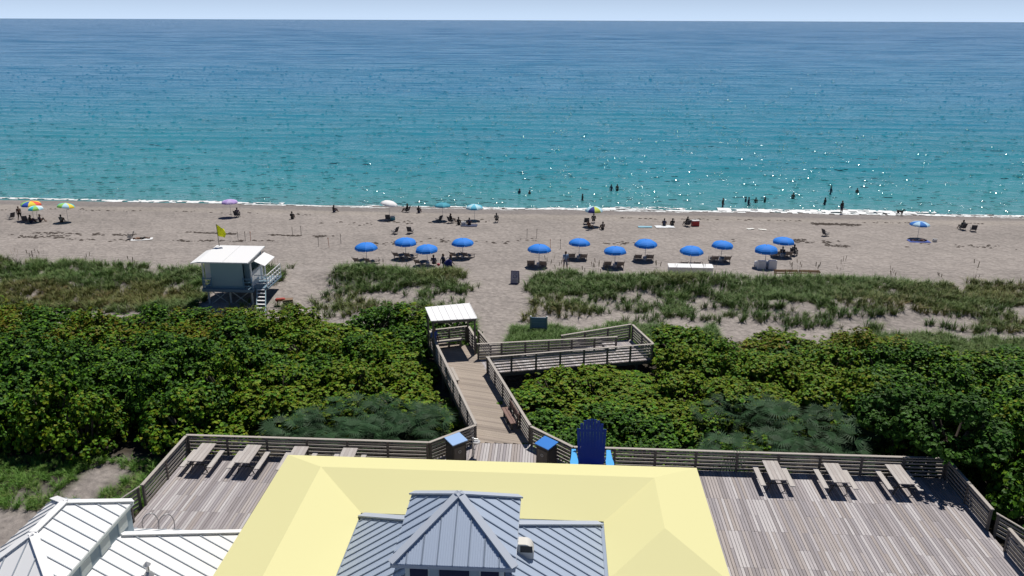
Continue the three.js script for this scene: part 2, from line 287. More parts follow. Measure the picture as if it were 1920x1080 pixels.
function railing(label, a, b, o = {}) {
  const H = o.h ?? 1.05, t = thing('railing', label, 'railing', [a.x, a.y, a.z], 0, 'timber railings of the deck and walkways');
  const B = b.clone().sub(a), flat = V(B.x, 0, B.z), L = flat.length(), n = Math.max(1, Math.round(L / (o.bay ?? 1.9))), side = V(B.z, 0, -B.x).normalize();
  const at = (s, y) => B.clone().multiplyScalar(s).add(V(0, y, 0));
  for (let i = 0; i <= n; i++) { const p = at(clamp(i / n, 0.05 / L, 1 - 0.05 / L), 0); bar('post', t, M.post, p.clone().add(V(0, -0.12, 0)), p.clone().add(V(0, H - 0.022, 0)), 0.1, 0.1, side); }
  const ys = o.slats ?? [0.14, 0.33, 0.52, 0.71, 0.89];
  for (let i = 0; i < n; i++) for (const y of ys) bar('slat', t, M.rail, at(i / n + 0.055 / L, y + rr(-0.006, 0.006)), at((i + 1) / n - 0.055 / L, y + rr(-0.006, 0.006)), 0.05, o.sh ?? 0.085);
  bar('top_rail', t, M.cap, at(-0.03 / L, H), at(1 + 0.03 / L, H), o.cap ?? 0.15, 0.04);
  return t;
}
railing('long railing behind the left picnic tables along the deck edge', V(XL, DY, ZF), V(-5.87, DY, ZF));
railing('side railing at the left end of the deck beside the first picnic table', V(XL, DY, ZF + 0.14), V(XL, DY, -29.5));
railing('short railing stub beside the white roofed building', V(XL + 0.1, DY, -28.3), V(XL + 0.1, DY, -26.2));
railing('short slanted railing behind the pale lidded bin', V(-5.82, DY, ZF), V(-3.74, DY, -35.82), { bay: 1.4 });
railing('left railing of the boardwalk ending at the shelter', WL(0.12), WL(13.3));
railing('right railing of the boardwalk beside the red brown bench', WR(0.1), WR(8.95));
railing('short slanted railing behind the bright blue lidded bin', V(-0.93, DY, -35.84), V(1.12, DY, ZF), { bay: 1.4 });
railing('long railing behind the giant blue chair and right picnic tables', V(1.2, DY, ZF), V(XR, DY, ZF));
railing('side railing at the right end of the deck under the dark tree', V(XR, DY, ZF + 0.14), V(XR, DY, -29.85));
railing('railing at the right picture edge below the deck gap', V(XR, DY, -28.5), V(XR, DY, -22));
railing('near railing of the switchback ramp above the shrubs', rampN[0].clone().setY(2.0), rampN[1].clone().setY(1.68), { bay: 1.5 });
railing('middle railing between the two runs of the ramp', rampM[0].clone().setY(2.0), rampM[1].clone().setY(1.57), { bay: 1.5 });
railing('end railing across the landing at the far right of the ramp', rampN[1].clone().add(V(-0.03, -1.05, -0.12)), rampE.clone().add(V(0.02, -1.05, 0.1)));
railing('far railing of the ramp next to the low grass', rampE.clone().add(V(-0.1, -1.05, 0.02)), rampC.clone().add(V(0, -1.05, 0)), { bay: 1.6 });
railing('back railing of the roofed shelter facing the sea', WL(13.45).addScaledVector(AR, 0.1), WR(14.35).addScaledVector(AR, -0.12), { bay: 1.3 });
railing('right railing of the roofed shelter', WR(14.25), WR(12.1), { bay: 1.1 });
railing('sloping handrail of the steps from shelter to sand path', V(-4.85, 1.95, -48.9), V(-3.95, 1.25, -48.0), { bay: 1.2 });
railing('dark stair railing going down from the left deck gap', V(-18.05, 1.85, -29.55), V(-19.5, 0.9, -29.2), { bay: 1.4 });
railing('dark stair railing going down from the right deck gap', V(18.85, 1.85, -29.75), V(20.6, 0.9, -29.5), { bay: 1.4 });

// the shelter at the end of the boardwalk
{
  const s = thing('shelter', 'small open shelter with white ribbed roof at the boardwalk end', 'shelter', [-6.54, DY, -47.94]);
  const o = V(-6.54, DY, -47.94), C = [V(-8.3, 4.68, -48.53), V(-7.61, 4.5, -46.52), V(-4.74, 4.5, -47.18), V(-5.5, 4.68, -49.53)].map((p) => p.sub(o));
  const roof = sub('roof', s), n = 7;
  for (let i = 0; i < n; i++) { const f = (k) => [C[0].clone().lerp(C[3], k), C[1].clone().lerp(C[2], k)], [a, b] = f(i / n), [d, c] = f((i + 1) / n - 0.006);
    mesh('roof_panel', slabGeo([a, b, c, d], 0.04), M.white, roof); bar('rib', roof, M.white, d.clone().add(V(0, 0.012, 0)), c.clone().add(V(0, 0.012, 0)), 0.03, 0.035); }
  for (const [i, j] of [[0, 1], [1, 2], [2, 3], [3, 0]]) bar('beam', s, M.post, C[i].clone().multiplyScalar(0.93).setY(C[i].y - 0.13), C[j].clone().multiplyScalar(0.93).setY(C[j].y - 0.13), 0.08, 0.16);
  for (const c of C) { const p = c.clone().multiplyScalar(0.9); bar('post', s, M.post, V(p.x, 0, p.z), V(p.x, c.y - 0.16, p.z), 0.11, 0.11, V(1, 0, 0)); }
  const be = sub('bench', s); const b0 = WL(12.75).addScaledVector(AR, 0.25).sub(o), b1 = WR(13.65).addScaledVector(AR, -0.6).sub(o);
  bar('seat', be, M.cap, b0.clone().setY(0.45), b1.clone().setY(0.45), 0.4, 0.05); for (const k of [0.06, 0.5, 0.94]) { const p = b0.clone().lerp(b1, k); bar('leg', be, M.post, p.clone().setY(0), p.clone().setY(0.425), 0.3, 0.08, AR); }
}
// ---------------------------------------------------------------- roofs
function clip(poly, f) { const out = []; for (let i = 0; i < poly.length; i++) { const a = poly[i], b = poly[(i + 1) % poly.length], fa = f(a), fb = f(b); if (fa >= 0) out.push(a); if ((fa >= 0) !== (fb >= 0)) out.push(a.clone().lerp(b, fa / (fa - fb))); } return out; }
// a roof slope of metal pans with raised seams running down it; e is the direction of its eave
function panSlope(parent, pts, e, step, m, ms) {
  const us = pts.map((p) => p.dot(e)), u0 = Math.min(...us), u1 = Math.max(...us), n = Math.max(1, Math.round((u1 - u0) / step)), w = (u1 - u0) / n;
  for (let i = 0; i < n; i++) {
    const a = u0 + i * w, b = a + w, p = clip(clip(pts, (v) => v.dot(e) - a - 0.004), (v) => b - 0.004 - v.dot(e));
    if (p.length >= 3) mesh('roof_panel', slabGeo(p, 0.03), m, parent);
    if (i) { const c = clip(pts, (v) => v.dot(e) - a); const on = c.filter((v) => Math.abs(v.dot(e) - a) < 1e-4).sort((p1, p2) => p2.y - p1.y); if (on.length >= 2 && on[0].distanceTo(on.at(-1)) > 0.15) bar('seam', parent, ms, on[0].clone().add(V(0, 0.012, 0)), on.at(-1).clone().add(V(0, 0.012, 0)), 0.032, 0.05); }
  }
}
const EX = V(1, 0, 0), EZ = V(0, 0, 1);
{
  const p = thing('pavilion', 'large pavilion with pale yellow roof ring around a grey metal roof with cupola', 'building', [0, 0, 0]);
  const e = 5.0, r = 5.62, ox0 = -11.04, ox1 = 6.08, rx0 = -9.06, rx1 = 4.1, ix0 = -6.98, ix1 = 2.05, oz = -29.15, rz = -27.3, iz = -25.2, nz = -16, nr = -24.05, ne = -22.0;
  const S = (pts, name = 'roof_slope') => mesh(name, slabGeo(pts.map((q) => V(...q)), 0.1), M.yellow, p);
  S([[ox0, e, oz], [rx0, r, rz], [rx1, r, rz], [ox1, e, oz]].reverse().reverse());
  S([[rx0, r, rz], [ix0, e, iz], [ix1, e, iz], [rx1, r, rz]]);
  S([[ox0, e, oz], [ox0, e, nz], [rx0, r, nz], [rx0, r, rz]]);
  S([[rx0, r, rz], [rx0, r, nz], [ix0, e, nz], [ix0, e, iz]]);
  S([[ox1, e, oz], [rx1, r, rz], [rx1, r, nr], [ox1, e, ne]]);
  S([[rx1, r, rz], [ix1, e, iz], [ix1, e, ne], [rx1, r, nr]]);
  S([[rx1, r, nr], [ix1, e, ne], [ox1, e, ne]]);
  for (const [x, z, w, d] of [[(ox0 + ox1) / 2, oz + 0.9, ox1 - ox0 - 1.8, 0.2], [ox0 + 0.9, -22.7, 0.2, 11.1], [ox1 - 0.9, -25.2, 0.2, 6]]) box('wall', p, M.yellowWall, x, 3.5, z, w, 2.84, d);
  box('gutter', p, M.tinSeam, ix0 + 0.06, 4.94, -20.6, 0.12, 0.08, 9); box('gutter', p, M.tinSeam, ix1 - 0.06, 4.94, -23.5, 0.12, 0.08, 3.3); box('gutter', p, M.tinSeam, -2.46, 4.94, iz + 0.06, 8.8, 0.08, 0.12);
  // metal hip roof in the middle
  const hr = sub('hip_roof', p), cx = -2.5, cz = -20.6, h = 4.42, top = 5.0 + h * 0.665, A = V(cx, top, cz);
  const q = [V(cx - h, 5.02, cz - h), V(cx + h, 5.02, cz - h), V(cx + h, 5.02, cz + h), V(cx - h, 5.02, cz + h)];
  panSlope(hr, [q[0], q[3], A], EZ, 0.42, M.tin, M.tinSeam); panSlope(hr, [q[2], q[1], A], EZ, 0.42, M.tin, M.tinSeam);
  panSlope(hr, [q[1], q[0], A], EX, 0.42, M.tin, M.tinSeam); panSlope(hr, [q[3], q[2], A], EX, 0.42, M.tin, M.tinSeam);
  for (const c of q) bar('hip_cap', hr, M.tinCap, c.clone().add(V(0, 0.03, 0)), A.clone().add(V(0, 0.03, 0)), 0.3, 0.05);
  // cupola
  const cu = sub('cupola', p), ux = -2.64, uz = -20.28, k = 1.75, ce = 8.0, ct = 9.2, w = 1.42;
  box('cupola_wall', cu, M.frame, ux, 7.3, uz, w * 2, 1.36, w * 2);
  for (const [x, ww] of [[-1.02, 0.52], [0, 0.86], [1.02, 0.52]]) { box('window', cu, M.glass, ux + x, 7.52, uz + w + 0.008, ww, 0.75, 0.02); box('window', cu, M.glass, ux + w + 0.008, 7.52, uz + x, 0.02, 0.75, ww); box('window', cu, M.glass, ux - w - 0.008, 7.52, uz + x, 0.02, 0.75, ww); }
  for (const x of [-0.58, 0.58]) box('shutter', cu, M.wallBlue, ux + x, 7.52, uz + w + 0.012, 0.26, 0.75, 0.02);
  const cr = sub('cupola_roof', p), T = V(ux, ct, uz), d = [V(ux - k, ce, uz - k), V(ux + k, ce, uz - k), V(ux + k, ce, uz + k), V(ux - k, ce, uz + k)];
  panSlope(cr, [d[0], d[3], T], EZ, 0.42, M.tin, M.tinSeam); panSlope(cr, [d[2], d[1], T], EZ, 0.42, M.tin, M.tinSeam); panSlope(cr, [d[1], d[0], T], EX, 0.42, M.tin, M.tinSeam);
  // the face towards the viewer has narrow pressed ribs between its seams
  panSlope(cr, [d[3], d[2], T], EX, 0.42, M.tin, M.tinSeam);
  for (let x = -k + 0.07; x < k; x += 0.07) { const f = 1 - Math.abs(x) / k; if (f > 0.06) bar('rib', cr, M.tin, V(ux + x, ce + 0.006, uz + k), V(ux + x, ce + (ct - ce) * f * 0.96 + 0.006, uz + k * (1 - f * 0.96)), 0.02, 0.022); }
  for (const c of d) bar('hip_cap', cr, M.tinCap, c.clone().add(V(0, 0.035, 0)), T.clone().add(V(0, 0.035, 0)), 0.24, 0.05);
  for (let i = 0; i < 4; i++) bar('fascia', cr, M.tinCap, d[i].clone().add(V(0, -0.08, 0)), d[(i + 1) % 4].clone().add(V(0, -0.08, 0)), 0.03, 0.1);
  // hood vent on the right slope
  const hv = sub('roof_vent', p); hv.position.set(-0.66, 7.02, -20.9);
  const sh = new THREE.Shape(); sh.moveTo(0, 0); sh.lineTo(0.62, 0); sh.lineTo(0.62, 0.28); sh.quadraticCurveTo(0.55, 0.62, 0.3, 0.66); sh.lineTo(0, 0.66); sh.closePath();
  hv.scale.setScalar(0.76); const hg = new THREE.ExtrudeGeometry(sh, { depth: 0.5, bevelEnabled: true, bevelSize: 0.01, bevelThickness: 0.01, bevelSegments: 1, curveSegments: 8 }); hg.translate(-0.31, -0.45, -0.25); mesh('hood', hg, M.hood, hv);
  box('opening', hv, M.dark, 0.02, 0.0, 0.265, 0.5, 0.3, 0.012);
}
{
  // the white roofed building at the left: an upper hip roof over a row of windows and a lower slope
  const b = thing('washroom_building', 'building with white ribbed metal roofs left of the yellow roof', 'building', [0, 0, 0]);
  const R0 = V(-16.3, 7.02, -22.3), R1 = V(-16.3, 7.02, -20.6), c = [V(-17.8, 6.1, -23.85), V(-14.86, 6.1, -23.85), V(-14.86, 6.1, -19.1), V(-17.8, 6.1, -19.1)];
  const up = sub('upper_roof', b);
  panSlope(up, [c[2], c[1], R0, R1], EZ, 0.5, M.white, M.whiteSeam); panSlope(up, [c[0], c[3], R1, R0], EZ, 0.5, M.white, M.whiteSeam);
  panSlope(up, [c[1], c[0], R0], EX, 0.5, M.white, M.whiteSeam); panSlope(up, [c[3], c[2], R1], EX, 0.5, M.white, M.whiteSeam);
  for (const [a, d] of [[c[0], R0], [c[1], R0], [c[2], R1], [c[3], R1], [R0, R1]]) bar('ridge_cap', up, M.white, a.clone().add(V(0, 0.03, 0)), d.clone().add(V(0, 0.03, 0)), 0.26, 0.03);
  for (let i = 0; i < 4; i++) bar('fascia', up, M.frame, c[i].clone().add(V(0, -0.09, 0)), c[(i + 1) % 4].clone().add(V(0, -0.09, 0)), 0.03, 0.12);
  box('upper_wall', b, M.wallBlue, -16.3, 5.2, -21.47, 2.74, 1.7, 4.5);
  for (let z = -23.1; z < -19.5; z += 1.15) { const w = box('window', b, M.wallBlue, -14.92, 5.64, z, 0.03, 0.56, 0.62); mesh('pane', BOX, M.frame, w).scale.set(1.3, 0.86, 0.88); }
  const lo = sub('lower_roof', b), d = [V(-14.93, 5.36, -22.9), V(-14.93, 5.36, -17), V(-11.7, 3.25, -17), V(-11.7, 3.25, -26.2)];
  panSlope(lo, d, EZ, 0.5, M.white, M.whiteSeam); bar('ridge_cap', lo, M.white, d[0].clone().add(V(0, 0.03, 0)), d[3].clone().add(V(0, 0.03, 0)), 0.26, 0.05);
  panSlope(lo, [d[3], V(-17.5, 4.6, -24.3), V(-17.5, 5.36, -22.9), d[0]].map((v) => v.clone().add(V(0, -0.01, 0))), EX, 0.5, M.white, M.whiteSeam);
  box('wall', b, M.frame, -16.2, 2.7, -20.5, 2.4, 3.6, 5.6); box('wall', b, M.frame, -13.6, 2.0, -20.5, 2.7, 2.2, 5.6);
  const v = sub('vent_pipe', b); v.position.set(-13.55, 4.5, -21.9); const pc = mesh('pipe', CYL, M.steel, v); pc.scale.set(0.12, 0.5, 0.12); pc.position.y = 0.2;
  const cap = mesh('cap', new THREE.ConeGeometry(0.13, 0.14, 10), M.steel, v); cap.position.y = 0.5; const fl = mesh('flashing', new THREE.CylinderGeometry(0.08, 0.2, 0.16, 10), M.steel, v); fl.position.y = 0.08;
}
// ---------------------------------------------------------------- deck furniture
{
  const t = thing('picnic_table', '', 'picnic table', [0, 0, 0], 0, 'picnic tables along the deck railing');
  const L = 1.66, boards = [M.table, M.table2, M.table, M.table2];
  for (let i = 0; i < 4; i++) box('top_board', t, boards[i], -0.27 + i * 0.18, 0.75, 0, 0.172, 0.04, L);
  for (const s of [-1, 1]) { box('bench_board', t, M.table, s * 0.66, 0.44, 0, 0.24, 0.04, L);
    for (const z of [-0.55, 0.55]) { bar('leg', t, M.dark, V(s * 0.12, 0.73, z), V(s * 0.42, 0.0, z), 0.035, 0.035, EZ); } }
  for (const z of [-0.55, 0.55]) { bar('brace', t, M.dark, V(-0.68, 0.40, z), V(0.68, 0.40, z), 0.035, 0.035); box('batten', t, M.post, 0, 0.71, z, 0.66, 0.04, 0.08); }
  const spots = [[-16.65, 'leftmost picnic table, beside the left end railing'], [-14.38, 'second picnic table from the left on the deck'], [-12.03, 'third picnic table from the left, partly hidden by the yellow roof'], [-9.62, 'fourth picnic table from the left, only its far end visible'], [10.42, 'picnic table nearest the yellow roof on the right deck'], [13.22, 'middle picnic table of the three on the right deck'], [16.1, 'rightmost picnic table, in the tree shade at the deck corner']];
  spots.forEach(([x, l], i) => { if (!i) { t.position.set(x, DY, -32.88); t.userData.label = l; } else copy(t, l, [x, DY, -32.88 + rr(-0.03, 0.03)], rr(-0.012, 0.012)); });
}
{ // the giant chair
  const t = thing('giant_chair', 'giant deep blue slatted chair with light blue arms at the railing', 'chair', [1.95, DY, -32.75]);
  for (let i = -4; i <= 4; i++) { const x = i * 0.15, f = Math.abs(i) / 4, hgt = 2.88 - 0.46 * f * f * f; bar('back_slat', t, M.chair, V(x * 0.84, 0.72, 0.1), V(x * 1.04, hgt, -0.62 + 0.1 * f), 0.136 + 0.008 * f, 0.045, EZ); }
  for (const [y, z] of [[1.05, -0.07], [1.72, -0.34], [2.32, -0.55]]) box('back_batten', t, M.chair, 0, y, z, 1.3, 0.12, 0.04);
  for (let i = 0; i < 6; i++) box('seat_slat', t, M.chair, 0, 0.80 + i * 0.035, 0.22 + i * 0.19, 1.3, 0.045, 0.17);
  for (const s of [-1, 1]) {
    const sh = new THREE.Shape(); sh.moveTo(-0.1, 0); sh.quadraticCurveTo(-0.12, 0.5, -0.17, 0.85); sh.quadraticCurveTo(-0.22, 1.2, -0.14, 1.5); sh.quadraticCurveTo(0, 1.62, 0.14, 1.5); sh.quadraticCurveTo(0.2, 1.2, 0.13, 0.85); sh.quadraticCurveTo(0.09, 0.4, 0.08, 0); sh.closePath();
    const g = new THREE.ExtrudeGeometry(sh, { depth: 0.05, bevelEnabled: true, bevelSize: 0.01, bevelThickness: 0.01, bevelSegments: 2, curveSegments: 8 });
    const a = mesh('arm', g, M.chairArm, t); a.rotation.x = Math.PI / 2; a.position.set(s * 0.82, 1.42, -0.35); a.scale.x = s;
    bar('front_leg', t, M.chairArm, V(s * 0.8, 0, 1.02), V(s * 0.8, 1.38, 1.02), 0.06, 0.2, EZ); bar('side_rail', t, M.chair, V(s * 0.66, 0.86, 1.2), V(s * 0.66, 0.06, -1.0), 0.06, 0.22);
  }
  box('plaque', t, M.green, -0.18, 1.46, -0.15, 0.3, 0.1, 0.03).rotation.x = -0.34;
}
for (const [x, z, turn, m, l] of [[-4.55, -34.15, 0.72, M.lidPale, 'dark waste bin with pale blue sloping lid left of the boardwalk'], [-0.13, -34.05, -0.72, M.lidBlue, 'dark waste bin with bright blue sloping lid right of the boardwalk']]) {
  const t = thing('waste_bin', l, 'bin', [x, DY, z], turn);
  box('cabinet', t, M.bin, 0, 0.53, 0, 0.78, 1.06, 0.62); for (const s of [-1, 1]) box('side_panel', t, M.bin, s * 0.4, 0.5, 0, 0.02, 0.9, 0.5);
  const lid = box('lid', t, m, 0, 1.17, 0.02, 0.88, 0.05, 0.74); lid.rotation.x = 0.16;
  box('door', t, M.post, 0, 0.48, 0.318, 0.62, 0.8, 0.016); const r = mesh('emblem', new THREE.TorusGeometry(0.07, 0.012, 6, 16), M.steel, t); r.position.set(0, 0.62, 0.335);
}
{
  const t = thing('foot_shower', 'small metal water post beside the pale lidded bin', 'water post', [-3.75, DY, -34.55], 0.5);
  rod('post', t, M.steel, V(0, 0, 0), V(0, 1.05, 0), 0.06); rod('spout', t, M.steel, V(0, 0.98, 0), V(0.22, 0.95, 0.1), 0.035); const b = mesh('basin', new THREE.CylinderGeometry(0.2, 0.1, 0.14, 14), M.steel, t); b.position.set(0.14, 0.78, 0.08); rod('tap', t, M.steel, V(-0.02, 0.45, 0.05), V(0.02, 0.45, 0.2), 0.02);
}
for (const [t0, right, l] of [[1.6, true, 'red brown bench on the right side of the boardwalk'], [6.7, false, 'weathered bench against the left railing of the boardwalk']]) {
  const p = right ? WR(t0 + 0.9).addScaledVector(AR, -0.42) : WL(t0 + 0.9).addScaledVector(AR, 0.36), m = right ? M.redwood : M.cap;
  const t = thing('bench', l, 'bench', [p.x, DY, p.z], Math.atan2(AX.x, AX.z) + (right ? 0 : Math.PI)), w = 1.9;
  for (const x of [-0.1, 0.1]) box('seat_board', t, m, x, 0.45, 0, 0.18, 0.04, w);
  for (const y of [0.68, 0.86]) box('back_board', t, m, -0.27, y, 0, 0.035, 0.14, w).rotation.z = 0.12;
  for (const z of [-0.75, 0, 0.75]) { box('leg', t, M.post, 0.08, 0.215, z, 0.1, 0.43, 0.07); box('back_post', t, M.post, -0.24, 0.46, z, 0.06, 0.92, 0.07); }
}
for (const [x, z, r, l] of [[-16.7, -27.75, 0.5, 'thin bent metal loop of the bike rack nearer the railing stub'], [-16.0, -27.72, 0.7, 'thin bent metal loop of the bike rack farther from the railing stub']]) {
  const c = new THREE.CatmullRomCurve3([V(-0.3, 0, 0), V(-0.29, 0.55, 0), V(-0.1, 0.8, 0), V(0.12, 0.8, 0), V(0.29, 0.5, 0), V(0.3, 0, 0)]);
  const o = mesh('bike_rack', mergeGeometries([new THREE.TubeGeometry(c, 20, 0.024, 7), new THREE.CylinderGeometry(0.07, 0.07, 0.02, 10).translate(-0.3, 0.01, 0), new THREE.CylinderGeometry(0.07, 0.07, 0.02, 10).translate(0.3, 0.01, 0)]), M.steel, scene);
  o.position.set(x, DY, z); o.rotation.y = r; tag(o, l, 'bike rack', 'bike rack loops on the left deck');
}
// ---------------------------------------------------------------- lifeguard tower
{
  const gx = -25.6, gz = -59.9, gy = 0.75, t = thing('lifeguard_tower', 'white roofed lifeguard tower on stilts between the dunes', 'lifeguard tower', [gx, gy, gz]);
  const F = 1.45, top = 3.75, hx = 1.9, zf = 1.55, zb = -1.65;   // floor, wall top, half width, front and back
  box('floor', t, M.tealDark, 0, F - 0.06, 0, 4.1, 0.22, 3.5);
  box('front_wall', t, M.teal, -0.05, (F + top) / 2 + 0.02, zf - 0.2, 2.55, top - F - 0.06, 0.1); box('back_wall', t, M.teal, 0, (F + top) / 2 + 0.02, zb + 0.2, 3.5, top - F - 0.06, 0.1);
  box('side_wall', t, M.teal, -1.75, (F + top) / 2 + 0.02, -0.45, 0.1, top - F - 0.06, 2.3); box('side_wall', t, M.cover, 1.7, F + 0.62, -0.35, 0.1, 1.2, 2.4); box('side_wall', t, M.cover, 1.7, top - 0.18, -0.35, 0.1, 0.3, 2.4);
  box('corner_panel', t, M.cover, -1.6, 2.85, zf - 0.32, 0.5, 1.5, 0.08); box('corner_panel', t, M.tealDark, 1.5, 2.75, zf - 0.45, 0.42, 1.7, 0.08);
  for (const s of [-1, 1]) { const r = sub('corner_rail', t); for (const y of [1.75, 2.05, 2.35]) box('rail', r, M.blueRail, s * 1.62, y, zf + 0.05, 0.75, 0.06, 0.05); for (const x of [1.27, 1.97]) box('upright', r, M.blueRail, s * x, 1.95, zf + 0.05, 0.06, 0.95, 0.06); }
  for (const s of [-1, 1]) for (const z of [zf - 0.1, zb + 0.15]) box('corner_post', t, M.cover, s * 1.92, (F + top) / 2 + 0.03, z, 0.1, top - F - 0.1, 0.1);
  const rf = sub('roof', t);
  mesh('roof_panel', slabGeo([V(-2.0, 4.12, zb - 0.1), V(-2.0, 3.86, zf + 0.6), V(-0.02, 3.86, zf + 0.6), V(-0.02, 4.12, zb - 0.1)], 0.09), M.white, rf); mesh('roof_panel', slabGeo([V(0.0, 4.12, zb - 0.1), V(0.0, 3.86, zf + 0.6), V(2.02, 3.86, zf + 0.6), V(2.02, 4.12, zb - 0.1)], 0.09), M.white, rf);
  mesh('side_awning', slabGeo([V(-2.55, 3.88, -0.9), V(-2.55, 3.74, zf + 0.6), V(-2.02, 3.84, zf + 0.6), V(-2.02, 4.02, -0.9)], 0.05), M.white, rf);
  mesh('side_awning', slabGeo([V(2.06, 3.72, -1.35), V(2.06, 3.66, 1.0), V(2.9, 3.28, 1.0), V(2.9, 3.34, -1.35)], 0.05), M.white, rf); for (const z of [-1.2, 0.85]) bar('strut', rf, M.cover, V(1.95, 2.75, z), V(2.8, 3.3, z), 0.04, 0.04);
  // gallery on the right side with its railing
  box('gallery_floor', t, M.tealDark, 2.55, F - 0.03, -0.5, 0.98, 0.12, 3.3);
  const gr = sub('gallery_rail', t); for (const y of [0.38, 0.72, 1.06]) { box('rail', gr, M.white, 3.0, F + y, -0.55, 0.05, 0.06, 3.2); box('rail', gr, M.white, 2.5, F + y, 1.08, 1.0, 0.06, 0.05); } for (let z = -2.1; z < 1.2; z += 0.53) box('upright', gr, M.white, 3.0, F + 0.55, z, 0.06, 1.12, 0.06);
  for (const s of [-1, 0, 1]) for (const z of [zf - 0.25, zb + 0.3]) bar('stilt', t, M.frame, V(s * 1.75, -0.5, z), V(s * 1.75, F - 0.17, z), 0.11, 0.11, EX);
  for (const z of [zf - 0.25, zb + 0.3]) for (const s of [-1, 1]) { bar('brace', t, M.frame, V(s * 0.12, F - 0.2, z + 0.07), V(s * 1.62, 0.1, z + 0.07), 0.05, 0.05); bar('brace', t, M.frame, V(s * 1.62, F - 0.2, z - 0.07), V(s * 0.12, 0.1, z - 0.07), 0.05, 0.05); }
  const st = sub('stairs', t); for (const x of [2.15, 2.85]) bar('stringer', st, M.teal, V(x, F - 0.02, 1.15), V(x + 0.55, 0.0, 3.1), 0.06, 0.2); for (let i = 0; i < 7; i++) { const k = (i + 0.5) / 7; box('tread', st, M.cover, 2.5 + 0.55 * k, (F - 0.02) * (1 - k) + 0.06, 1.15 + 1.95 * k, 0.66, 0.04, 0.22); }
  const f = thing('warning_flag', 'yellow warning flag flying above the lifeguard tower', 'flag', [gx - 1.7, gy + 4.1, gz - 1.55]);
  rod('pole', f, M.dark, V(0, -0.05, 0), V(-0.05, 1.85, 0), 0.025);
  const fg = new THREE.PlaneGeometry(0.62, 1.0, 12, 12), a = fg.attributes.position; for (let i = 0; i < a.count; i++) { const u = (a.getX(i) + 0.31) / 0.62, v = (a.getY(i) + 0.5); const w = 0.45 + 0.55 * v; a.setXYZ(i, u * 0.62 * (1.25 - 0.65 * Math.abs(v - 0.45)), (v - 1) * 0.95 - u * 0.35 * w + 0.0, Math.sin(u * 7 + v * 3) * 0.1 * u); }
  fg.computeVertexNormals(); fg.translate(-0.04, 1.82, 0); mesh('cloth', fg, M.flag, f);
}
for (const [n, m, x, z, w, h, d, l, c] of [['rescue_can', M.red, -21.75, -59.0, 0.5, 0.3, 0.3, 'red rescue float beside the lifeguard tower stairs', 'float'], ['storage_crate', M.brown, -21.2, -59.2, 0.75, 0.45, 0.5, 'brown storage crate at the foot of the lifeguard tower', 'crate']]) {
  const o = thing(n, l, c, [x, groundY(x, z), z], 0.3);
  if (n === 'rescue_can') { const b = mesh('body', new THREE.CapsuleGeometry(0.15, 0.5, 6, 12), m, o); b.rotation.z = Math.PI / 2; b.position.y = 0.5; rod('stand', o, M.frame, V(-0.2, -0.1, 0), V(-0.2, 0.36, 0), 0.03); rod('stand', o, M.frame, V(0.2, -0.1, 0), V(0.2, 0.36, 0), 0.03); }
  else { for (let i = 0; i < 3; i++) for (const s of [-1, 1]) { box('slat', o, m, 0, 0.1 + i * 0.16, s * d / 2, w, 0.13, 0.03); box('slat', o, m, s * w / 2, 0.1 + i * 0.16, 0, 0.03, 0.13, d); } box('lid', o, m, 0, 0.5, 0, w + 0.05, 0.04, d + 0.05); }
}
// ---------------------------------------------------------------- beach umbrellas and loungers
function canopyGeo(R, rise, i0, i1, n = 8, valance = 0.1) {
  const pos = [], P = (k, s) => { const a = k / n * Math.PI * 2, sag = 1; const r = R * Math.sin(s * Math.PI / 2 * 0.94) / Math.sin(Math.PI / 2 * 0.94); return V(Math.cos(a) * r, rise * Math.cos(s * Math.PI / 2 * 0.94) * sag, Math.sin(a) * r); };
  const quad = (a, b, c, d) => { for (const p of [a, b, c, a, c, d]) pos.push(p.x, p.y, p.z); };
  for (let k = i0; k < i1; k++) { for (let s = 0; s < 6; s++) for (let h = 0; h < 2; h++) { const f = (kk, ss) => P(k, ss).lerp(P(k + 1, ss), kk); quad(f(h / 2, s / 6), f(h / 2, (s + 1) / 6), f((h + 1) / 2, (s + 1) / 6), f((h + 1) / 2, s / 6)); }
    if (valance) { const a = P(k, 1), b = P(k + 1, 1); for (const [u, w] of [[0.03, 0.97]]) { const p = a.clone().lerp(b, u), q = a.clone().lerp(b, w); quad(p, p.clone().add(V(0, -valance, 0)), q.clone().add(V(0, -valance, 0)), q); } } }
  return geo(pos);
}
const ORD = ['leftmost', 'second from the left', 'third from the left', 'fourth from the left', 'fifth from the left', 'sixth from the left', 'seventh from the left', 'eighth from the left', 'ninth from the left', 'tenth from the left', 'eleventh from the left', 'rightmost'];
const rental = [[-17.86, -72.4], [-14.55, -74.9], [-11.99, -72.4], [-8.96, -75.5], [-1.38, -72.8], [2.51, -76.0], [5.87, -73.0], [9.02, -76.0], [13.05, -73.5], [16.39, -76.0], [20.25, -74.2], [22.96, -78.4]];
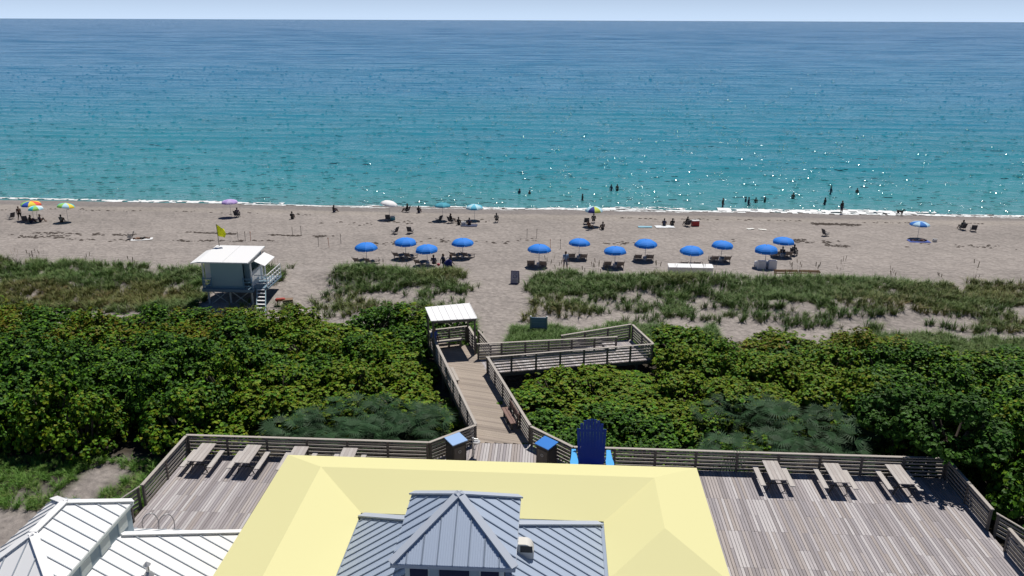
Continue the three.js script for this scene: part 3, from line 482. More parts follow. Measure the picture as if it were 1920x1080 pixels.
{
  const u = thing('beach_umbrella', '', 'umbrella', [0, 0, 0], 0, 'row of blue rental umbrellas');
  rod('pole', u, M.pole, V(0, -0.3, 0), V(0, 2.0, 0), 0.024); const c = mesh('canopy', canopyGeo(1.1, 0.58, 0, 8), M.umb, u); c.position.y = 1.5;
  for (let k = 0; k < 8; k++) { const a = k / 8 * Math.PI * 2; rod('rib', u, M.pole, V(0, 1.98, 0), V(Math.cos(a) * 1.06, 1.5, Math.sin(a) * 1.06), 0.008); }
  const tip = mesh('finial', new THREE.SphereGeometry(0.04, 8, 6), M.pole, u); tip.position.y = 2.11; const b = mesh('base_box', BOX, M.base, u); b.scale.set(0.3, 0.36, 0.3); b.position.y = 0.14;
  const lg = thing('beach_lounger', '', 'lounger', [0, 0, 0], 0, 'slatted loungers under the blue rental umbrellas');
  for (let i = 0; i < 5; i++) box('seat_slat', lg, M.sling, 0, 0.32, -0.95 + i * 0.25, 0.6, 0.035, 0.22);
  for (let i = 0; i < 3; i++) { const o = box('back_slat', lg, M.sling, 0, 0.42 + i * 0.15, 0.31 + i * 0.13, 0.6, 0.035, 0.18); o.rotation.x = -0.86; }
  for (const s of [-1, 1]) { bar('side_rail', lg, M.slingFrame, V(s * 0.32, 0.3, -1.08), V(s * 0.32, 0.3, 0.3), 0.04, 0.07); bar('back_rail', lg, M.slingFrame, V(s * 0.32, 0.33, 0.22), V(s * 0.32, 0.88, 0.68), 0.04, 0.06); for (const z of [-0.85, 0.2]) box('leg', lg, M.slingFrame, s * 0.31, 0.14, z, 0.05, 0.32, 0.05); }
  let first = true;
  rental.forEach(([x, z], i) => {
    const y = groundY(x, z), l = `blue beach umbrella, ${ORD[i]} in the rental row`, ry = rr(0, 0.8);
    if (!i) { u.position.set(x, y, z); u.rotation.y = ry; u.userData.label = l; } else { const c2 = copy(u, l, [x, y, z], ry); const s = rr(0.96, 1.04); c2.scale.set(s, rr(0.95, 1.06), s); c2.rotation.x = rr(-0.04, 0.04); c2.rotation.z = rr(-0.04, 0.04); }
    if (i === 10) return;
    for (const s of [-1, 1]) { if (i === 2 && s > 0) continue; const lx = x - 0.16 + s * 0.58 + (i < 4 ? 0.05 : 0), lz = z + 0.42 + rr(-0.1, 0.1), tr = (i < 4 ? -0.45 : 0.03) + rr(-0.08, 0.08), lab = `${s < 0 ? 'left' : 'right'} lounger under the blue umbrella ${ORD[i]}`;
      if (first) { lg.position.set(lx, groundY(lx, lz), lz); lg.rotation.y = tr; lg.userData.label = lab; first = false; } else copy(lg, lab, [lx, groundY(lx, lz), lz], tr); }
  });
  // covered loungers under the eleventh umbrella
  for (const s of [-1, 1]) { const sh = new THREE.Shape(); sh.moveTo(-0.75, 0); sh.lineTo(-0.72, 0.34); sh.quadraticCurveTo(-0.2, 0.42, 0.1, 0.5); sh.quadraticCurveTo(0.5, 0.86, 0.72, 0.8); sh.lineTo(0.75, 0); sh.closePath();
    const g = new THREE.ExtrudeGeometry(sh, { depth: 0.66, bevelEnabled: true, bevelSize: 0.05, bevelThickness: 0.05, bevelSegments: 3 }); g.translate(0, 0, -0.33); g.rotateY(-Math.PI / 2); const o = mesh('covered_lounger', g, M.cover, scene), x = 20.25 + s * 0.5, z = -74.1; o.position.set(x, groundY(x, z) + 0.02, z);
    tag(o, `lounger under a white cover, ${s < 0 ? 'left' : 'right'} one below the eleventh blue umbrella`, 'lounger', 'covered loungers'); }
}
function partyUmbrella(label, x, z, R, H, rise, cols, turn, tilt = [0, 0]) {
  const t = thing('parasol', label, 'umbrella', [x, groundY(x, z), z]); const top = sub('canopy', t); top.position.y = H; top.rotation.set(tilt[0], turn, tilt[1]);
  for (let k = 0; k < 8; k++) { const c = cols[k % cols.length]; mesh('canopy_panel', canopyGeo(R, rise, k, k + 1, 8, 0.06), std(c[0], c[1], c[2], 0.8, { side: THREE.DoubleSide }), top); }
  rod('pole', t, M.pole, V(0, -0.3, 0), V(0, H + rise, 0), 0.02); return t;
}
const RED = [0.75, 0.10, 0.05], YEL = [0.80, 0.62, 0.05], GRN = [0.30, 0.62, 0.12], BLU = [0.03, 0.10, 0.50], TEA = [0.05, 0.55, 0.60], LTB = [0.45, 0.70, 0.80], WHT = [0.78, 0.78, 0.78];
partyUmbrella('rainbow beach umbrella at the far left of the beach', -62.1, -89.6, 1.15, 1.75, 0.5, [RED, YEL, BLU, GRN, YEL, RED], 0.3);
partyUmbrella('smaller green and pale blue umbrella just in front of the rainbow one', -60.8, -88.4, 0.85, 1.5, 0.42, [LTB, GRN, TEA, WHT], 0.2);
partyUmbrella('teal and yellow beach umbrella right of the rainbow one', -57.3, -88.7, 1.0, 1.75, 0.5, [TEA, YEL, LTB, GRN], 0.9, [0, -0.15]);
partyUmbrella('pale purple beach umbrella near the water', -39.4, -93.0, 1.0, 1.75, 0.42, [[0.42, 0.30, 0.62], [0.50, 0.40, 0.68]], 0);
partyUmbrella('white beach umbrella near the water', -19.9, -93.2, 1.05, 1.8, 0.5, [WHT], 0.2, [0, -0.2]);
partyUmbrella('dark teal beach umbrella left of the cyan striped one', -13.4, -93.1, 1.0, 1.75, 0.42, [[0.04, 0.28, 0.38], [0.05, 0.34, 0.44]], 0.2);
partyUmbrella('cyan and white striped beach umbrella', -9.6, -93.4, 1.05, 1.45, 0.5, [[0.10, 0.48, 0.66], [0.45, 0.70, 0.78]], 0.4);
partyUmbrella('navy, lime and pale blue beach umbrella at the centre of the beach', 4.6, -91.2, 1.05, 1.75, 0.58, [LTB, [0.55, 0.65, 0.10], [0.02, 0.03, 0.22], LTB], 0.05);
partyUmbrella('blue and white striped beach umbrella on the right of the beach', 40.2, -87.7, 1.05, 1.5, 0.42, [[0.02, 0.16, 0.52], [0.40, 0.62, 0.80]], 0.4);
// ---------------------------------------------------------------- small things on the sand
{
  const c = thing('beach_chair', '', 'beach chair', [0, 0, 0], 0, 'folding chairs on the sand'), fab = std(0.05, 0.05, 0.06, 0.85), fr = std(0.18, 0.18, 0.18, 0.5);
  box('seat', c, fab, 0, 0.24, 0, 0.54, 0.03, 0.5); const b = box('backrest', c, fab, 0, 0.54, 0.34, 0.54, 0.62, 0.03); b.rotation.x = 0.35;
  for (const s of [-1, 1]) { bar('leg', c, fr, V(s * 0.28, 0, -0.24), V(s * 0.28, 0.3, 0.28), 0.03, 0.03); bar('leg', c, fr, V(s * 0.28, 0, 0.3), V(s * 0.28, 0.44, -0.22), 0.03, 0.03); box('armrest', c, fr, s * 0.3, 0.45, -0.02, 0.05, 0.03, 0.46); bar('back_post', c, fr, V(s * 0.28, 0.24, 0.24), V(s * 0.28, 0.86, 0.47), 0.03, 0.03); }
  const list = [[-62.2, -88.3, 0.3, 'dark folding chair under the rainbow umbrella'], [-65.1, -89.9, 1.2, 'small dark folding chair at the left picture edge'], [-38.6, -93.0, -0.2, 'dark folding chair right of the purple umbrella'], [-18.8, -98.6, 1.3, 'dark folding chair turned sideways at the water behind the white umbrella'], [-19.9, -92.3, 0.1, 'teal seated chair below the white umbrella'], [-17.8, -85.6, 1.1, 'brown folding chair, left of the pair behind the blue umbrellas'], [-16.05, -86.0, -0.3, 'dark folding chair, right of the pair behind the blue umbrellas'], [-13.8, -92.2, 1.0, 'folding chair left of the dark teal umbrella pole'], [-12.2, -91.7, -0.9, 'folding chair right of the dark teal umbrella pole'], [3.8, -92.4, 0.1, 'dark folding chair behind the navy and lime umbrella'], [15.6, -92.1, 0.5, 'white framed folding chair beside the red cooler'], [30.4, -88.2, -1.2, 'lone dark folding chair right of the blue umbrellas'], [47.4, -92.8, 0.2, 'grey folding chair with a person at the right of the beach'], [48.3, -92.1, -0.2, 'empty grey folding chair at the right of the beach'], [-45.6, -80.7, 1.9, 'green folding chair next to the person lying at the left'], [24.3, -78.9, -0.7, 'dark folding chair right of the rightmost blue umbrella']];
  list.forEach(([x, z, r, l], i) => { if (!i) { c.position.set(x, groundY(x, z), z); c.rotation.y = r; c.userData.label = l; } else copy(c, l, [x, groundY(x, z), z], r); });
}
for (const [x, z, w, d, r, col, l] of [[12.9, -91.3, 2.2, 1.1, 0.1, [0.72, 0.74, 0.76], 'white towel under the two people sitting near the red cooler'], [10.6, -91.0, 1.6, 0.7, 0.05, [0.25, 0.45, 0.55], 'pale blue towel left of the white towel'], [22.7, -90.9, 0.9, 0.45, 0.4, [0.78, 0.78, 0.74], 'left one of two small white towels on the open sand'], [24.0, -90.7, 0.9, 0.45, -0.3, [0.76, 0.75, 0.70], 'right one of two small white towels on the open sand'], [39.7, -86.2, 2.2, 1.2, 0.02, [0.06, 0.10, 0.35], 'dark blue towel under the person lying at the right'], [-44.2, -80.5, 2.2, 0.9, 0.35, [0.74, 0.74, 0.74], 'white towel under the person lying at the left'], [-9.9, -90.2, 1.9, 1.1, 0.0, [0.04, 0.05, 0.10], 'dark towel in front of the cyan umbrella']]) {
  const g = new THREE.PlaneGeometry(w, d, 14, 8); g.rotateX(-Math.PI / 2); const a = g.attributes.position; for (let i = 0; i < a.count; i++) a.setY(i, 0.05 + 0.05 * fbm(a.getX(i) * 2 + x, a.getZ(i) * 2, 2)); g.computeVertexNormals();
  const o = mesh('towel', g, std(...col, 0.95, { side: THREE.DoubleSide }), scene); o.position.set(x, groundY(x, z), z); o.rotation.y = r; tag(o, l, 'towel');
}
for (const [x, z, col, l, big] of [[16.6, -92.4, [0.42, 0.03, 0.03], 'red cooler beside the white framed chair', 1.5], [-19.4, -92.7, [0.10, 0.35, 0.38], 'teal cooler below the white umbrella', 1], [-10.6, -90.4, [0.70, 0.70, 0.68], 'white cooler between the people near the cyan umbrella', 0.9], [41.4, -86.2, [0.72, 0.68, 0.62], 'small white bag right of the person lying down', 0.7]]) {
  const t = thing('cooler', l, 'cooler', [x, groundY(x, z) + 0.02, z], 0.2), m = std(...col, 0.6); box('body', t, m, 0, 0.2 * big, 0, 0.55 * big, 0.4 * big, 0.36 * big); box('lid', t, M.cover, 0, 0.43 * big, 0, 0.58 * big, 0.06 * big, 0.39 * big); bar('handle', t, M.dark, V(-0.25 * big, 0.5 * big, 0), V(0.25 * big, 0.5 * big, 0), 0.03, 0.03);
}
for (const [x, l] of [[11.65, 'left one of two long white storage boxes behind the dune grass'], [13.72, 'right one of two long white storage boxes behind the dune grass']]) {
  const z = -71.3, t = thing('storage_box', l, 'storage box', [x, groundY(x, z), z], 0.0, 'long white storage boxes'); box('body', t, M.base, 0, 0.33, 0, 1.95, 0.66, 0.8); const li = box('lid', t, M.white, 0, 0.72, 0, 2.02, 0.07, 0.9); li.rotation.x = 0.12; for (const s of [-0.5, 0.5]) box('hasp', t, M.steel, s, 0.6, 0.42, 0.08, 0.12, 0.03);
}
for (const [x, z, w, l] of [[21.2, -70.55, 2.1, 'left brown timber rack behind the dune grass'], [23.25, -70.4, 1.8, 'right brown timber rack behind the dune grass']]) {
  const t = thing('timber_rack', l, 'rack', [x, groundY(x, z), z], 0, 'brown timber racks'), m = wood(0.30, 0.18, 0.09); for (const y of [0.35, 0.6]) box('rail', t, m, 0, y, 0, w, 0.08, 0.06); for (const s of [-0.46, 0, 0.46]) for (const d of [-0.25, 0.25]) box('leg', t, m, s * w, 0.28, d, 0.07, 0.72, 0.07); box('rail', t, m, 0, 0.58, -0.25, w, 0.07, 0.06); box('rail', t, m, 0, 0.58, 0.25, w, 0.07, 0.06);
}
{
  const x = -3.25, z = -65.2, t = thing('a_frame_sign', 'folding a-frame notice board where the sand path meets the beach', 'sign', [x, groundY(x, z), z], -0.12), m = std(0.16, 0.13, 0.19, 0.7), pm = std(0.42, 0.40, 0.46, 0.7);
  for (const s of [1, -1]) { const g = sub('board', t); g.rotation.x = -s * 0.2; g.position.z = s * 0.24; box('panel', g, m, 0, 0.58, 0, 0.72, 1.16, 0.03); box('sheet', g, pm, 0, 0.6, s * 0.018, 0.6, 0.98, 0.008); const e = mesh('emblem', new THREE.TorusGeometry(0.15, 0.025, 6, 20), m, g); e.position.set(0, 0.66, s * 0.026); for (const y of [0.95, 0.36, 0.26]) box('print_line', g, m, 0, y, s * 0.0245, 0.44, 0.045, 0.006); }
}
{
  const x = -0.96, z = -53.9, t = thing('notice_board', 'blue grey notice board on two posts in the low grass', 'sign', [x, 0.6, z]), m = std(0.16, 0.25, 0.36, 0.8);
  box('panel', t, m, 0, 1.08, 0, 1.24, 0.85, 0.05); for (const s of [-1, 1]) { box('post', t, std(0.25, 0.30, 0.34, 0.8), s * 0.58, 0.75, 0.05, 0.1, 1.6, 0.1); const c = mesh('cap', new THREE.SphereGeometry(0.08, 10, 8), M.white, t); c.position.set(s * 0.58, 1.58, 0.05); } for (const y of [0.75, 1.1, 1.4]) box('batten', t, std(0.20, 0.28, 0.36, 0.8), 0, y, 0.035, 1.1, 0.06, 0.02);
}
{
  const st = [[-2.93, -84.4], [-1.88, -84.4], [-0.33, -80.0], [0.73, -80.0], [-33.7, -80.7], [-32.98, -80.8], [-32.4, -80.8], [-28.66, -83.4], [-27.9, -84.0], [-24.5, -79.0], [-23.3, -78.7], [-22.5, -80.4]], W = ['left far stake of the four marking a nest beside the path', 'right far stake of the four marking a nest beside the path', 'left near stake of the four marking a nest beside the path', 'right near stake of the four marking a nest beside the path', 'left stake of three behind the lifeguard tower roof', 'middle stake of three behind the lifeguard tower roof', 'right stake of three behind the lifeguard tower roof', 'left stake of the pair right of the yellow flag', 'right stake of the pair right of the yellow flag', 'left stake of three on the sand left of the first blue umbrella', 'middle stake of three on the sand left of the first blue umbrella', 'right stake of three on the sand left of the first blue umbrella'];
  st.forEach(([x, z], i) => { const g = mergeGeometries([new THREE.BoxGeometry(0.045, 1.15, 0.03).translate(0, 0.5, 0), new THREE.BoxGeometry(0.12, 0.05, 0.04).translate(0, 0.95, 0)]); const o = mesh('marker_stake', g, i % 4 === 2 || i === 10 ? std(0.5, 0.22, 0.14) : std(0.30, 0.26, 0.22), scene); o.position.set(x, groundY(x, z), z); o.rotation.z = rr(-0.06, 0.06); tag(o, `thin ${W[i]}`, 'stake', 'marker stakes on the sand'); });
}
{ // wrack: dark strings of dried seaweed on the sand
  const pos = [], lines = [[-62, -82.9, -46, -82.4, 260, 0.5], [-60, -80.6, -44, -81.4, 260, 0.8], [-43, -84.6, -24, -83.5, 520, 0.35], [-40.5, -80.5, -30, -80.9, 160, 0.3], [24, -85.9, 31, -85.3, 240, 0.8], [29, -83.4, 38, -83.7, 200, 0.5], [31, -94.8, 36, -94.5, 360, 0.5], [18, -84.9, 22, -85.0, 70, 0.4], [3, -83, 9, -82.4, 120, 0.9], [-28, -90, -8, -92, 90, 1.2], [8, -96.5, 60, -96.2, 240, 0.5], [38, -84.8, 58, -83.5, 130, 1.0], [-20, -82, -2, -83, 120, 1.2], [-70, -96, -30, -95.5, 120, 0.7], [19.4, -105.0, 25, -105.4, 420, 0.22]];
  for (const [x0, z0, x1, z1, n, sp] of lines) for (let i = 0; i < n; i++) { const k = rnd(), x = lerp(x0, x1, k) + rr(-0.4, 0.4), z = lerp(z0, z1, k) + (fbm(x * 0.3, z0, 2) - 0.5) * 2.4 * sp + (rnd() + rnd() + rnd() - 1.5) * sp * 1.1; if (fbm(x * 0.45 + z0, z * 0.9, 3) < 0.5) continue;
    const s = rr(0.03, 0.19) * rr(0.6, 1.2), y = groundY(x, z) + 0.012, a = rr(0, 6.3); for (let t = 0; t < 4; t++) { const p = a + t * 1.57, q = p + 1.57; pos.push(x, y + s * 0.5, z, x + Math.cos(p) * s * 1.6, y, z + Math.sin(p) * s, x + Math.cos(q) * s * 1.6, y, z + Math.sin(q) * s); } }
  tag(mesh('seaweed_wrack', geo(pos), std(0.07, 0.055, 0.045, 0.95, { side: THREE.DoubleSide }), scene), 'dark strings of dried seaweed washed up along the beach', 'seaweed', null, 'stuff');
}
// ---------------------------------------------------------------- people (one continuous skin each, from tapered limbs joined smoothly)
function skinFrom(bones, size, centre, res, k = 0.035) {
  const mc = new MarchingCubes(res, new THREE.MeshBasicMaterial(), false, false, 60000), half = size / 2, f = mc.field;
  mc.isolation = 0;
  const B = bones.map(([a, b, ra, rb]) => { const d = [b[0] - a[0], b[1] - a[1], b[2] - a[2]]; return { a, d, l: Math.max(1e-9, d[0] * d[0] + d[1] * d[1] + d[2] * d[2]), ra, rb }; });
  const dist = (x, y, z, b) => { const px = x - b.a[0], py = y - b.a[1], pz = z - b.a[2], h = clamp((px * b.d[0] + py * b.d[1] + pz * b.d[2]) / b.l); return Math.hypot(px - b.d[0] * h, py - b.d[1] * h, pz - b.d[2] * h) - lerp(b.ra, b.rb, h); };
  const hs = res / 2;
  for (let K = 0; K < res; K++) for (let J = 0; J < res; J++) for (let I = 0; I < res; I++) {
    const x = (I - hs) / hs * half + centre[0], y = (J - hs) / hs * half + centre[1], z = (K - hs) / hs * half + centre[2]; let d = 9;
    for (const b of B) { const e = dist(x, y, z, b); if (e < d + k) { const h = Math.max(k - Math.abs(d - e), 0) / k; d = Math.min(d, e) - h * h * k * 0.25; } }
    f[I + J * res + K * res * res] = -d;
  }
  mc.update();
  const n = mc.count, pos = new Float32Array(n * 3), nor = new Float32Array(mc.normalArray.slice(0, n * 3)), part = new Uint8Array(n);
  for (let i = 0; i < n; i++) {
    for (let c = 0; c < 3; c++) pos[i * 3 + c] = mc.positionArray[i * 3 + c] * half + centre[c];
    let best = 9; B.forEach((b, j) => { const e = dist(pos[i * 3], pos[i * 3 + 1], pos[i * 3 + 2], b); if (e < best) { best = e; part[i] = bones[j][4]; } });
  }
  return { pos, nor, part };
}
const SK = 0, TOP = 1, BOT = 2, HAIR = 3, SHOE = 4;
function figure(J) {
  const b = [], s = [-1, 1];
  b.push([J.hip, J.waist, 0.135, 0.12, BOT], [J.waist, J.chest, 0.125, 0.15, TOP], [J.chest, J.neck, 0.13, 0.06, TOP], [J.neck, J.head, 0.052, 0.06, SK], [J.head, J.crown, 0.088, 0.092, SK], [[J.crown[0] - J.fw[0] * 0.03, J.crown[1] + 0.02, J.crown[2] - J.fw[2] * 0.03], [J.head[0] - J.fw[0] * 0.05, J.head[1] + 0.02, J.head[2] - J.fw[2] * 0.05], 0.088, 0.07, HAIR]);
  b.push([[J.head[0] + J.fw[0] * 0.09, J.head[1] + 0.02, J.head[2] + J.fw[2] * 0.09], [J.head[0] + J.fw[0] * 0.11, J.head[1], J.head[2] + J.fw[2] * 0.11], 0.015, 0.018, SK]);
  for (const i of [0, 1]) { b.push([J.chest, J.sh[i], 0.11, 0.07, TOP], [J.sh[i], J.el[i], 0.058, 0.044, J.sleeve ? TOP : SK], [J.el[i], J.wr[i], 0.042, 0.03, SK], [J.hip, J.hj[i], 0.12, 0.1, BOT], [J.hj[i], J.kn[i], 0.092, 0.06, J.shorts ? BOT : SK], [J.kn[i], J.an[i], 0.058, 0.036, SK], [J.an[i], J.to[i], 0.042, 0.032, SHOE]);
    const d = V(J.wr[i][0] - J.el[i][0], J.wr[i][1] - J.el[i][1], J.wr[i][2] - J.el[i][2]).normalize(), p = V(...J.wr[i]).addScaledVector(d, 0.08); b.push([J.wr[i], p.toArray(), 0.03, 0.034, SK]); J['hand' + i] = [p, d]; }
  return b;
}
const STAND = () => ({ fw: [0, 0, 1], hip: [0, 0.94, 0], waist: [0, 1.08, 0], chest: [0, 1.3, 0], neck: [0, 1.47, 0], head: [0, 1.58, 0.02], crown: [0, 1.66, 0.01], sh: [[-0.18, 1.41, 0], [0.18, 1.41, 0]], el: [[-0.24, 1.13, -0.03], [0.24, 1.13, -0.03]], wr: [[-0.25, 0.9, 0.06], [0.25, 0.9, 0.06]], hj: [[-0.09, 0.9, 0], [0.09, 0.9, 0]], kn: [[-0.1, 0.5, 0.02], [0.1, 0.5, 0.02]], an: [[-0.11, 0.08, 0], [0.11, 0.08, 0]], to: [[-0.12, 0.035, 0.15], [0.12, 0.035, 0.15]], shorts: true, sleeve: true });
const POSES = {
  stand: [STAND(), 1.95, [0, 0.86, 0]],
  walk: [{ ...STAND(), el: [[-0.25, 1.14, 0.06], [0.25, 1.14, -0.12]], wr: [[-0.26, 0.94, 0.2], [0.26, 0.92, -0.12]], kn: [[-0.1, 0.52, -0.06], [0.1, 0.52, 0.2]], an: [[-0.11, 0.16, -0.34], [0.11, 0.08, 0.24]], to: [[-0.11, 0.05, -0.24], [0.11, 0.05, 0.4]] }, 1.95, [0, 0.86, 0]],
  sit: [{ fw: [0, 0, 1], hip: [0, 0.36, 0], waist: [0, 0.5, -0.05], chest: [0, 0.74, -0.1], neck: [0, 0.9, -0.11], head: [0, 1.01, -0.07], crown: [0, 1.09, -0.08], sh: [[-0.18, 0.84, -0.1], [0.18, 0.84, -0.1]], el: [[-0.26, 0.58, -0.04], [0.26, 0.58, -0.04]], wr: [[-0.24, 0.5, 0.18], [0.24, 0.5, 0.18]], hj: [[-0.1, 0.34, 0.05], [0.1, 0.34, 0.05]], kn: [[-0.13, 0.46, 0.44], [0.13, 0.46, 0.44]], an: [[-0.13, 0.09, 0.6], [0.13, 0.09, 0.6]], to: [[-0.13, 0.06, 0.74], [0.13, 0.06, 0.74]], shorts: true, sleeve: true }, 1.5, [0, 0.56, 0.25]],
  ground: [{ fw: [0, 0, 1], hip: [0, 0.13, 0], waist: [0, 0.28, -0.04], chest: [0, 0.5, -0.04], neck: [0, 0.66, 0.0], head: [0, 0.77, 0.04], crown: [0, 0.85, 0.03], sh: [[-0.18, 0.6, -0.02], [0.18, 0.6, -0.02]], el: [[-0.25, 0.36, 0.1], [0.25, 0.36, 0.1]], wr: [[-0.12, 0.34, 0.33], [0.12, 0.34, 0.33]], hj: [[-0.1, 0.13, 0.05], [0.1, 0.13, 0.05]], kn: [[-0.14, 0.44, 0.36], [0.14, 0.44, 0.36]], an: [[-0.13, 0.08, 0.52], [0.13, 0.08, 0.52]], to: [[-0.13, 0.05, 0.68], [0.13, 0.05, 0.68]], shorts: true, sleeve: false }, 1.4, [0, 0.45, 0.25]],
  lie: [{ fw: [0, 1, 0], hip: [0, 0.14, 0], waist: [-0.15, 0.14, 0], chest: [-0.38, 0.15, 0], neck: [-0.56, 0.15, 0], head: [-0.67, 0.17, 0], crown: [-0.75, 0.16, 0], sh: [[-0.5, 0.14, 0.18], [-0.5, 0.14, -0.18]], el: [[-0.24, 0.1, 0.27], [-0.24, 0.1, -0.27]], wr: [[0.0, 0.1, 0.26], [0.0, 0.1, -0.26]], hj: [[0.03, 0.13, 0.1], [0.03, 0.13, -0.1]], kn: [[0.42, 0.2, 0.12], [0.42, 0.12, -0.12]], an: [[0.82, 0.08, 0.12], [0.82, 0.08, -0.14]], to: [[0.88, 0.2, 0.14], [0.88, 0.2, -0.16]], shorts: true, sleeve: false }, 2.0, [0.05, 0.2, 0]],
};
const BODY = {};
for (const [n, [J, size, c]] of Object.entries(POSES)) {
  const bones = figure(J), s = skinFrom(bones, size, c, 68), fp = [], fn = [];
  for (const i of [0, 1]) { const [p, d] = J['hand' + i], side = V(d.y, -d.x, 0.2).cross(d).normalize(), cross = V(0, 0, 0).crossVectors(d, side);
    for (let q = 0; q < 5; q++) { const th = q === 4, root = p.clone().addScaledVector(side, th ? 0.034 : (q - 1.5) * 0.017).addScaledVector(d, th ? -0.04 : 0.02), dir = d.clone().addScaledVector(side, th ? 0.7 : 0).addScaledVector(cross, th ? 0.2 : 0.25).normalize(), L = th ? 0.04 : [0.036, 0.042, 0.039, 0.03][q];
      let a = root; for (let e = 0; e < 2; e++) { const g = new THREE.CylinderGeometry(0.0075, 0.009, L, 5); g.applyQuaternion(new THREE.Quaternion().setFromUnitVectors(V(0, 1, 0), dir)); g.translate(...a.clone().addScaledVector(dir, L / 2).toArray()); const ng = g.toNonIndexed(); fp.push(...ng.attributes.position.array); fn.push(...ng.attributes.normal.array); a = a.clone().addScaledVector(dir, L); dir.addScaledVector(cross, 0.45).normalize(); } } }
  BODY[n] = { pos: new Float32Array([...s.pos, ...fp]), nor: new Float32Array([...s.nor, ...fn]), part: [...s.part, ...new Array(fp.length / 3).fill(SK)] };
}
const skinM = std(1, 1, 1, 0.75, { vertexColors: true });
const TAN = [0.24, 0.13, 0.08], DKT = [0.13, 0.07, 0.045], BLK = [0.02, 0.018, 0.016], BRN = [0.06, 0.035, 0.02], NAV = [0.015, 0.02, 0.06];
function person(x, z, pose, turn, top, bot, label, o = {}) {
  const b = BODY[pose], C = [o.skin ?? TAN, top, bot, o.hair ?? BRN, o.shoe ?? o.skin ?? TAN], col = new Float32Array(b.part.length * 3);
  b.part.forEach((p, i) => { for (let c = 0; c < 3; c++) col[i * 3 + c] = C[p][c]; });
  const g = new THREE.BufferGeometry(); g.setAttribute('position', new THREE.BufferAttribute(b.pos, 3)); g.setAttribute('normal', new THREE.BufferAttribute(b.nor, 3)); g.setAttribute('color', new THREE.BufferAttribute(col, 3));
  const m = mesh('person', g, skinM, scene); m.position.set(x, o.y ?? groundY(x, z), z); m.rotation.y = turn; m.scale.setScalar(o.s ?? 1); tag(m, label, 'person', o.group); return m;
}
const SEAW = Math.PI;   // facing the sea
person(1.15, -71.45, 'walk', SEAW + 0.2, [0.16, 0.26, 0.42], [0.14, 0.15, 0.2], 'person in light blue shirt walking towards the sea between the umbrellas', { s: 1.06 });
person(-9.85, -68.0, 'walk', 2.2, NAV, [0.02, 0.02, 0.05], 'person in dark clothes carrying a large blue bag near the dune grass', { s: 1.02 });
person(-9.2, -68.1, 'walk', 2.0, [0.03, 0.03, 0.03], BLK, 'person in black walking right of the one with the blue bag', { s: 1.0 });
person(-11.3, -71.8, 'sit', SEAW, [0.02, 0.025, 0.06], BLK, 'person in navy sitting under the third blue umbrella', { y: groundY(-11.3, -71.8) + 0.02 });
{ // what the couple carries
  const x = -9.45, z = -67.75, g = new THREE.SphereGeometry(0.42, 18, 12); const a = g.attributes.position; for (let i = 0; i < a.count; i++) { const X = a.getX(i), Y = a.getY(i), Z = a.getZ(i), k = 1 + 0.22 * (fbm(X * 4 + 3, Y * 4 + Z * 3, 3) - 0.5); a.setXYZ(i, X * 0.95 * k + Y * 0.35, Y * 1.3 * k, Z * 0.5 * k); } g.computeVertexNormals();
  const t = thing('carry_bag', 'large dark blue bag carried by the couple', 'bag', [x, groundY(x, z), z]); const b = mesh('sack', g, std(0.02, 0.03, 0.20, 0.8), t); b.position.y = 0.72; const st = mesh('strap', new THREE.TorusGeometry(0.22, 0.02, 6, 16), std(0.02, 0.02, 0.1), t); st.position.set(0.1, 1.22, 0);
  const r = mesh('beach_toy', new THREE.SphereGeometry(0.16, 12, 8).scale(1, 0.8, 0.6), std(0.55, 0.05, 0.10), scene); r.position.set(-10.35, groundY(-10.35, -68.4) + 0.75, -68.4); tag(r, 'small pink red bag held by the left one of the couple', 'bag');
}
person(-7.55, -47.35, 'stand', 0.8, [0.05, 0.10, 0.36], [0.03, 0.05, 0.16], 'person in blue standing at the left post of the shelter', { y: DY });
// in the sea
[[-5.18, -115.5, 1.0, 'swimmer farthest left in the sea'], [-3.68, -115.3, 1.15, 'low swimmer, second from the left in the sea'], [3.96, -111.8, 0.85, 'wader alone in the water right of the centre'], [8.45, -118.5, 0.75, 'left one of two bathers standing close together in the sea'], [9.33, -118.5, 0.72, 'right one of two bathers standing close together in the sea'], [23.0, -108.4, 0.45, 'wader in the foam behind the dark seaweed heap'], [26.75, -109.6, 0.5, 'wader in the foam just right of the seaweed heap'], [28.26, -111.8, 1.0, 'bather low in the water, middle of the cluster of three'], [29.62, -112.2, 1.0, 'bather low in the water, right of the cluster of three'], [27.0, -112.4, 1.05, 'bather low in the water, left of the cluster of three'], [34.3, -115.0, 0.9, 'bather in the water midway between the cluster and the shore person'], [37.54, -111.0, 0.7, 'child wading behind the person on the wet sand'], [40.69, -118.4, 0.55, 'wader standing farther out to the right'], [44.9, -119.5, 1.0, 'swimmer farthest right in the sea']].forEach(([x, z, dep, l], i) => person(x, z, i % 3 ? 'stand' : 'walk', rr(0, 6.2), [NAV, DKT, BLK][i % 3], [NAV, BLK, [0.03, 0.05, 0.08]][i % 3], l, { y: SEA - dep, skin: DKT, hair: BLK, group: 'bathers in the sea' }));
person(37.5, -104.2, 'stand', 0.4, BLK, NAV, 'person standing on the wet sand at the water edge', { skin: DKT, s: 1.05 });
